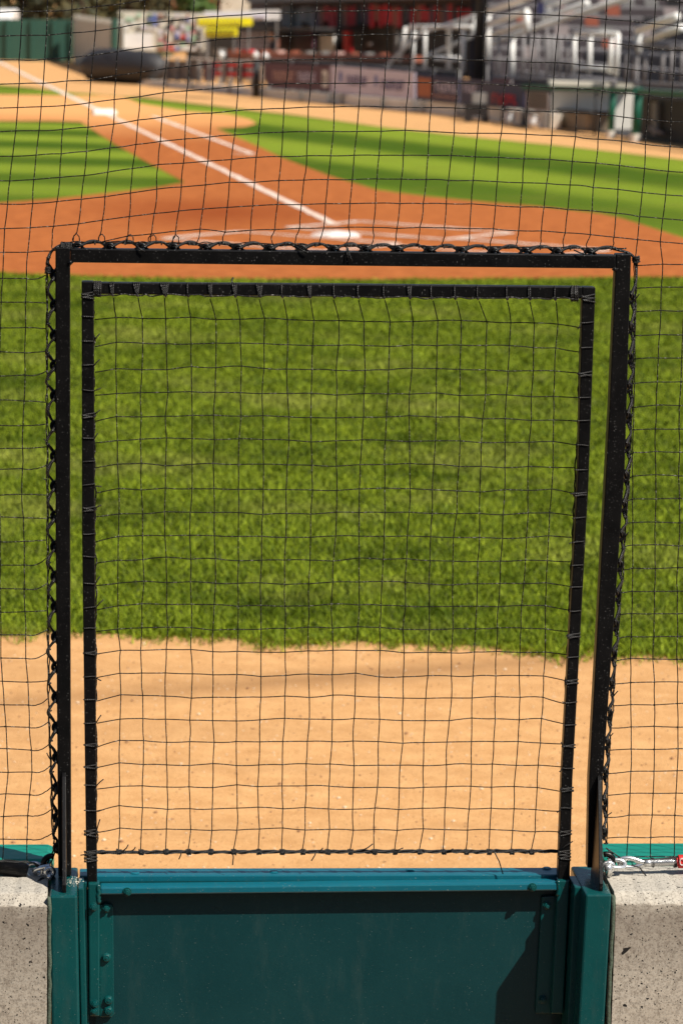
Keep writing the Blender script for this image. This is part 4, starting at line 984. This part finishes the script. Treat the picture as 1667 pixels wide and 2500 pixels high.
# tall black pole
p = gz(1172, 1.2, 1); o = empty('light_pole', p, 'tall black pole rising in front of the bleachers', 'pole')
MB().tube([p, p+Vector((0, 0, 9))], [.125, .11], 16).build('shaft', 'dark', o, True); MB().tube([p, p+Vector((0, 0, .5))], .17, 16).build('base_sleeve', 'dark', o, True)
MB().box(p+Vector((0, 0, 9)), 1.4, .3, .35).build('lamp_bank', 'steelg', o)
# equipment in front of the wall
p = gz(1165, -.5, 1); o = empty('equipment_cart', p, 'small dark cart standing on the track in front of the navy banner', 'cart')
MB().box(p+Vector((0, 0, .12)), .42, .35, .22).build('tray', 'dark', o); MB().box(p+Vector((.05, 0, .34)), .25, .3, .18).build('load', 'steelg', o)
for dx in (-.15, .15): MB().tube([p+Vector((dx, -.19, .08)), p+Vector((dx, -.14, .08))], .08, 12).build('wheel', 'dark', o)
# green dugout rail
o = empty('dugout_rail', gz(1500, -.1, 1), 'bright green pipe rail with thick posts in front of the dugout', 'railing')
def fpo(x, y, off): return fp(x, y, off, 1)
MB().bar(fpo(1278, 212, -.1), fpo(1500, 219, -.1), .10, .075).build('top_rail', 'rail', o)
MB().bar(fpo(1500, 219, -.1), fpo(1800, 240, -.1), .10, .085).build('top_rail', 'rail', o)
for x, w, m_ in ((1496, .055, 'rail'), (1557, .07, 'rail'), (1800, .06, 'rail')):
    p = gz(x, -.1, 1); t_ = fpo(x, 214, -.1); MB().tube([p+Vector((0, 0, .12)), t_], w, 12).build('post', m_, o, True); MB().tube([p, p+Vector((0, 0, .13))], w*1.4, 12).build('foot', 'lwall', o)
for x in (1345, 1455):
    p = gz(x, -.1, 1); t_ = fpo(x, 216, -.1); MB().tube([p, t_], .02, 8).build('post', 'dark', o, True)
MB().bar(fpo(1345, 318, -.1), fpo(1500, 340, -.1), .05, .05).build('kick_rail', 'dark', o)
# dugout
o = empty('dugout', gz(1600, .4, 1), 'dark open dugout with pale back wall behind the green rail', 'dugout')
Q = lambda L, off, th, m_, nm: quad(L, th, off, 1, m=m_, name=nm, parent=o)
P = [yp(1342, 222, 53.6), yp(1560, 228, 53.6)]; P = P+[Vector((p.x, p.y, 0)) for p in P[::-1]]; MB().hexa(P, [p+Vector((0, .1, 0)) for p in P]).build('back_wall', 'lwall', o)
P = [fp(1562, 238, .35, 1), fp(1900, 262, .35, 1), gz(1900, .35, 1), gz(1562, .35, 1)]; MB().hexa(P, [p+fn(1)*.1 for p in P]).build('dark_fill', 'dark', o)  # flat near-black sheet filling the dugout opening
Q([(1545, 215), (1900, 236), (1900, 252), (1545, 232)], .3, .12, 'steelg', 'eave')
quad([(1342, 198), (1545, 204), (1545, 214), (1342, 209)], .7, yD=53.3, m='cream', name='roof_slab', parent=o)
Q(RQ(1590, 250, 1600, 330), .25, .05, 'steelg', 'mullion'); Q([(1580, 310), (1612, 322), (1612, 328), (1580, 316)], .22, .05, 'greyp', 'handle_bar')
o = empty('storage_bin', gz(1395, .3, 1), 'tan plastic storage bin with dark lid inside the dugout opening', 'bin')
P = [fp(1356, 270, .3, 1), fp(1434, 276, .3, 1), gz(1434, .3, 1), gz(1356, .3, 1)]; MB().hexa(P, [p+fn(1)*.4 for p in P]).build('body', 'tan2', o, bevel=.02)
P = [fp(1354, 266, .27, 1), fp(1436, 272, .27, 1), fp(1436, 278, .27, 1), fp(1354, 272, .27, 1)]; MB().hexa(P, [p+fn(1)*.45 for p in P]).build('lid', 'dark', o)
for x, w_, lab in ((1246, 30, 'white plastic bucket standing left of the small grey poster base'), (1305, 34, 'white plastic tub standing under the small grey poster')):
    p = gz(x, -.25, 1); o = empty('bucket', p, lab, 'bucket', 'white tubs at the wall foot'); MB().tube([p+Vector((0, 0, .0)), p+Vector((0, 0, .2))], [.09, .11], 14).build('body', 'white', o, True)
    MB().tube([p+Vector((0, 0, .2)), p+Vector((0, 0, .225))], .12, 14).build('lid', 'alu', o, True)
# ---- bleachers
o = empty('bleachers', gz(1400, 3, 1), 'aluminium bleacher rows directly behind the dugout at the right edge', 'bleachers')
n1_ = fn(1); tdir = (FC-FB).normalized()
st = FB+n1_*2.2-tdir*3
for r_ in range(6):
    off = n1_*(r_*.72); z = .72+r_*.22; a = st+off; L_ = 24
    MB().hexa([a+Vector((0, 0, z)), a+tdir*L_+Vector((0, 0, z)), a+tdir*L_+n1_*.26+Vector((0, 0, z)), a+n1_*.26+Vector((0, 0, z))],
              [a+Vector((0, 0, z+.05)), a+tdir*L_+Vector((0, 0, z+.05)), a+tdir*L_+n1_*.26+Vector((0, 0, z+.05)), a+n1_*.26+Vector((0, 0, z+.05))]).build('seat_plank', 'alud', o)
    b_ = a-n1_*.05; MB().hexa([b_+Vector((0, 0, z-.32)), b_+tdir*L_+Vector((0, 0, z-.32)), b_+tdir*L_+n1_*.03+Vector((0, 0, z-.32)), b_+n1_*.03+Vector((0, 0, z-.32))],
              [b_+Vector((0, 0, z-.01)), b_+tdir*L_+Vector((0, 0, z-.01)), b_+tdir*L_+n1_*.03+Vector((0, 0, z-.01)), b_+n1_*.03+Vector((0, 0, z-.01))]).build('riser', 'riser', o)
    b_ = a+n1_*.28; MB().hexa([b_+Vector((0, 0, z-.10)), b_+tdir*L_+Vector((0, 0, z-.10)), b_+tdir*L_+n1_*.38+Vector((0, 0, z-.10)), b_+n1_*.38+Vector((0, 0, z-.10))],
              [b_+Vector((0, 0, z-.06)), b_+tdir*L_+Vector((0, 0, z-.06)), b_+tdir*L_+n1_*.38+Vector((0, 0, z-.06)), b_+n1_*.38+Vector((0, 0, z-.06))]).build('footboard', 'riser', o)
mb = MB()
for k in range(25):
    for r_ in range(0, 6, 2):
        a = st+n1_*(r_*.72+.1)+tdir*(k*1.0); mb.tube([a, a+Vector((0, 0, .72+r_*.22))], .03, 6)
mb.build('understructure', 'alud', o)
P = st+n1_*.0; MB().hexa([P, P+tdir*24, P+tdir*24+Vector((0, 0, .55)), P+Vector((0, 0, .55))], [q+n1_*.05 for q in (P, P+tdir*24, P+tdir*24+Vector((0, 0, .55)), P+Vector((0, 0, .55)))]).build('front_skirt', 'maroon', o)
o = empty('bleachers', T(1400, 64), 'wide grey bleacher section with red and dark seats behind the white gate rails', 'bleachers')
XL = lambda r_: yp(1172-r_*0, 60, 62).x
ROWS = []
for r_ in range(11):
    Y = 62+r_*.74; z = .95+r_*.21; x0, x1 = 2.85, 15
    mb = MB(); mb.box(((x0+x1)/2, Y, z), x1-x0, .27, .05); mb.build('seat_plank', 'alud', o)
    mb = MB(); mb.box(((x0+x1)/2, Y-.18, z-.44), x1-x0, .03, .30); mb.build('riser', 'riser', o)
    mb = MB(); mb.box(((x0+x1)/2, Y-.42, z-.44), x1-x0, .42, .03); mb.build('footboard', 'riser2', o); ROWS.append((Y, z))
mb = MB()
for k in range(13):
    for Y, z in ROWS[::2]: mb.box((2.95+k*1.0, Y, 0), .06, .06, z)
mb.build('understructure', 'alud', o)
MB().box((8.9, 62-.65, 0), 12.2, .05, .62).build('front_skirt', 'maroon', o)
MB().box((8.9, 70.5, 0), 12.4, .2, 4.2).build('back_wall', 'riser', o)
SC = [('redp', 'bright red'), ('dark', 'black'), ('brick', 'brick red'), ('greyp', 'mauve'), ('navy', 'navy'), ('steelg', 'grey'), ('brick', 'brown')]
ORD = ['first', 'second', 'third', 'fourth', 'fifth', 'sixth', 'seventh', 'eighth', 'ninth', 'tenth', 'eleventh', 'twelfth', 'thirteenth', 'fourteenth', 'fifteenth', 'sixteenth']
for r_, (Y, z) in enumerate(ROWS):
    if z > 2.45: continue
    x = 3.1; n_ = 0
    while x < (1650-833)/7500*Y:
        x += rb.choice((.46, .5, .6, .9, 1.2))
        w_ = [9, 3, 3, 1, 1, 2, 1] if r_ > 5 else [2, 5, 3, 2, 1, 5, 2]
        m_, cn = rb.choices(SC, w_)[0]; b_ = MB()
        b_.box((x, Y, z+.055), .28, .28, .05); b_.box((x, Y+.14, z+.10), .28, .04, rb.uniform(.12, .2))
        tag(b_.build('stadium_seat', m_), '%s clip-on seat, %s from the left in the %s bleacher row up' % (cn, ORD[n_], ORD[r_]), 'seat', 'clip-on seats on the grey bleachers'); n_ += 1
# aluminium guard railings, gates and stair rails
def pipe_rail(name, lab, lines, off, m_='alu', w=.05, seg=1, group='aluminium rails before the bleachers'):
    a = lines[0][0]; o = empty(name, gz(a[0], off, seg), lab, 'railing', group)
    for ln in lines:
        P = [fp(x, y, off, seg) for x, y in ln]; MB().tube(P, w, 8).build('pipe', m_, o, True)
    low = min((p for ln in lines for p in ln), key=lambda p: -p[1]); q = fp(low[0], low[1], off, seg); MB().tube([Vector((q.x, q.y, 0)), q], .02, 6).build('leg', 'alud', o, True)
pipe_rail('ramp_rail', 'pale sloped ramp rail coming down left of the black pole', [[(945, 160), (985, 120), (1000, 64), (1150, 66)], [(945, 160), (1045, 64)], [(975, 150), (990, 66)], [(1010, 68), (1008, 165)], [(1038, 66), (1036, 170)]], 1.2, seg=0, w=.035)
pipe_rail('stair_rail', 'pale post and rail pair just left of the black pole', [[(1095, 168), (1095, 66), (1145, 66)], [(1130, 60), (1128, 175)], [(1062, 142), (1120, 144)]], 1.4, seg=0, w=.05)
pipe_rail('stair_rail', 'sloped handrails crossing behind the top of the black pole', [[(1035, 140), (1150, 90), (1162, 38), (1035, 78)], [(1120, 66), (1162, 36)]], 1.9, seg=0, w=.04)
pipe_rail('stair_rail', 'double sloping white handrail immediately right of the black pole', [[(1190, 58), (1285, 28)], [(1204, 84), (1288, 54)], [(1186, 28), (1300, -10)], [(1190, 28), (1190, 150)], [(1286, 28), (1286, 80)]], 1.3, w=.065)
pipe_rail('stair_rail', 'long sloping pale handrail climbing across the bleachers', [[(1190, 110), (1250, 86), (1540, -8)], [(1250, 86), (1248, 190)]], 1.9, w=.06)
pipe_rail('stair_rail', 'double sloping white handrail at the top centre of the bleachers', [[(1338, 14), (1410, -14)], [(1337, 38), (1432, 8)], [(1337, 12), (1335, 50)]], 2.3, w=.065)
pipe_rail('stair_rail', 'double sloping bright white handrail at the right end of the bleachers', [[(1556, 74), (1652, 40)], [(1572, 100), (1662, 68)], [(1556, 74), (1556, 130)]], 1.3, w=.07)
pipe_rail('guard_rail', 'square white framed gate rail in the middle of the bleachers', [[(1402, 80), (1508, 83)], [(1402, 80), (1400, 185)], [(1440, 82), (1438, 182)], [(1492, 84), (1488, 180)], [(1508, 84), (1503, 185)], [(1405, 166), (1485, 168)]], 1.2, w=.04)
pipe_rail('guard_rail', 'row of upright pale balusters left of the square gate rail', [[(x, 84), (x-3, 190)] for x in (1218, 1278, 1298, 1312, 1338, 1352, 1368, 1386)]+[[(1205, 188), (1500, 198)]], 1.1, 'alud', .03)
pipe_rail('guard_rail', 'row of upright pale balusters right of the square gate rail', [[(x, 110), (x-3, 205)] for x in (1530, 1548, 1575, 1618, 1640, 1665, 1690)]+[[(1500, 198), (1760, 214)], [(1520, 110), (1760, 122)]], 1.15, 'alud', .03)
# strip the helper property
for ob in bpy.data.objects:
    if '_w' in ob: del ob['_w']
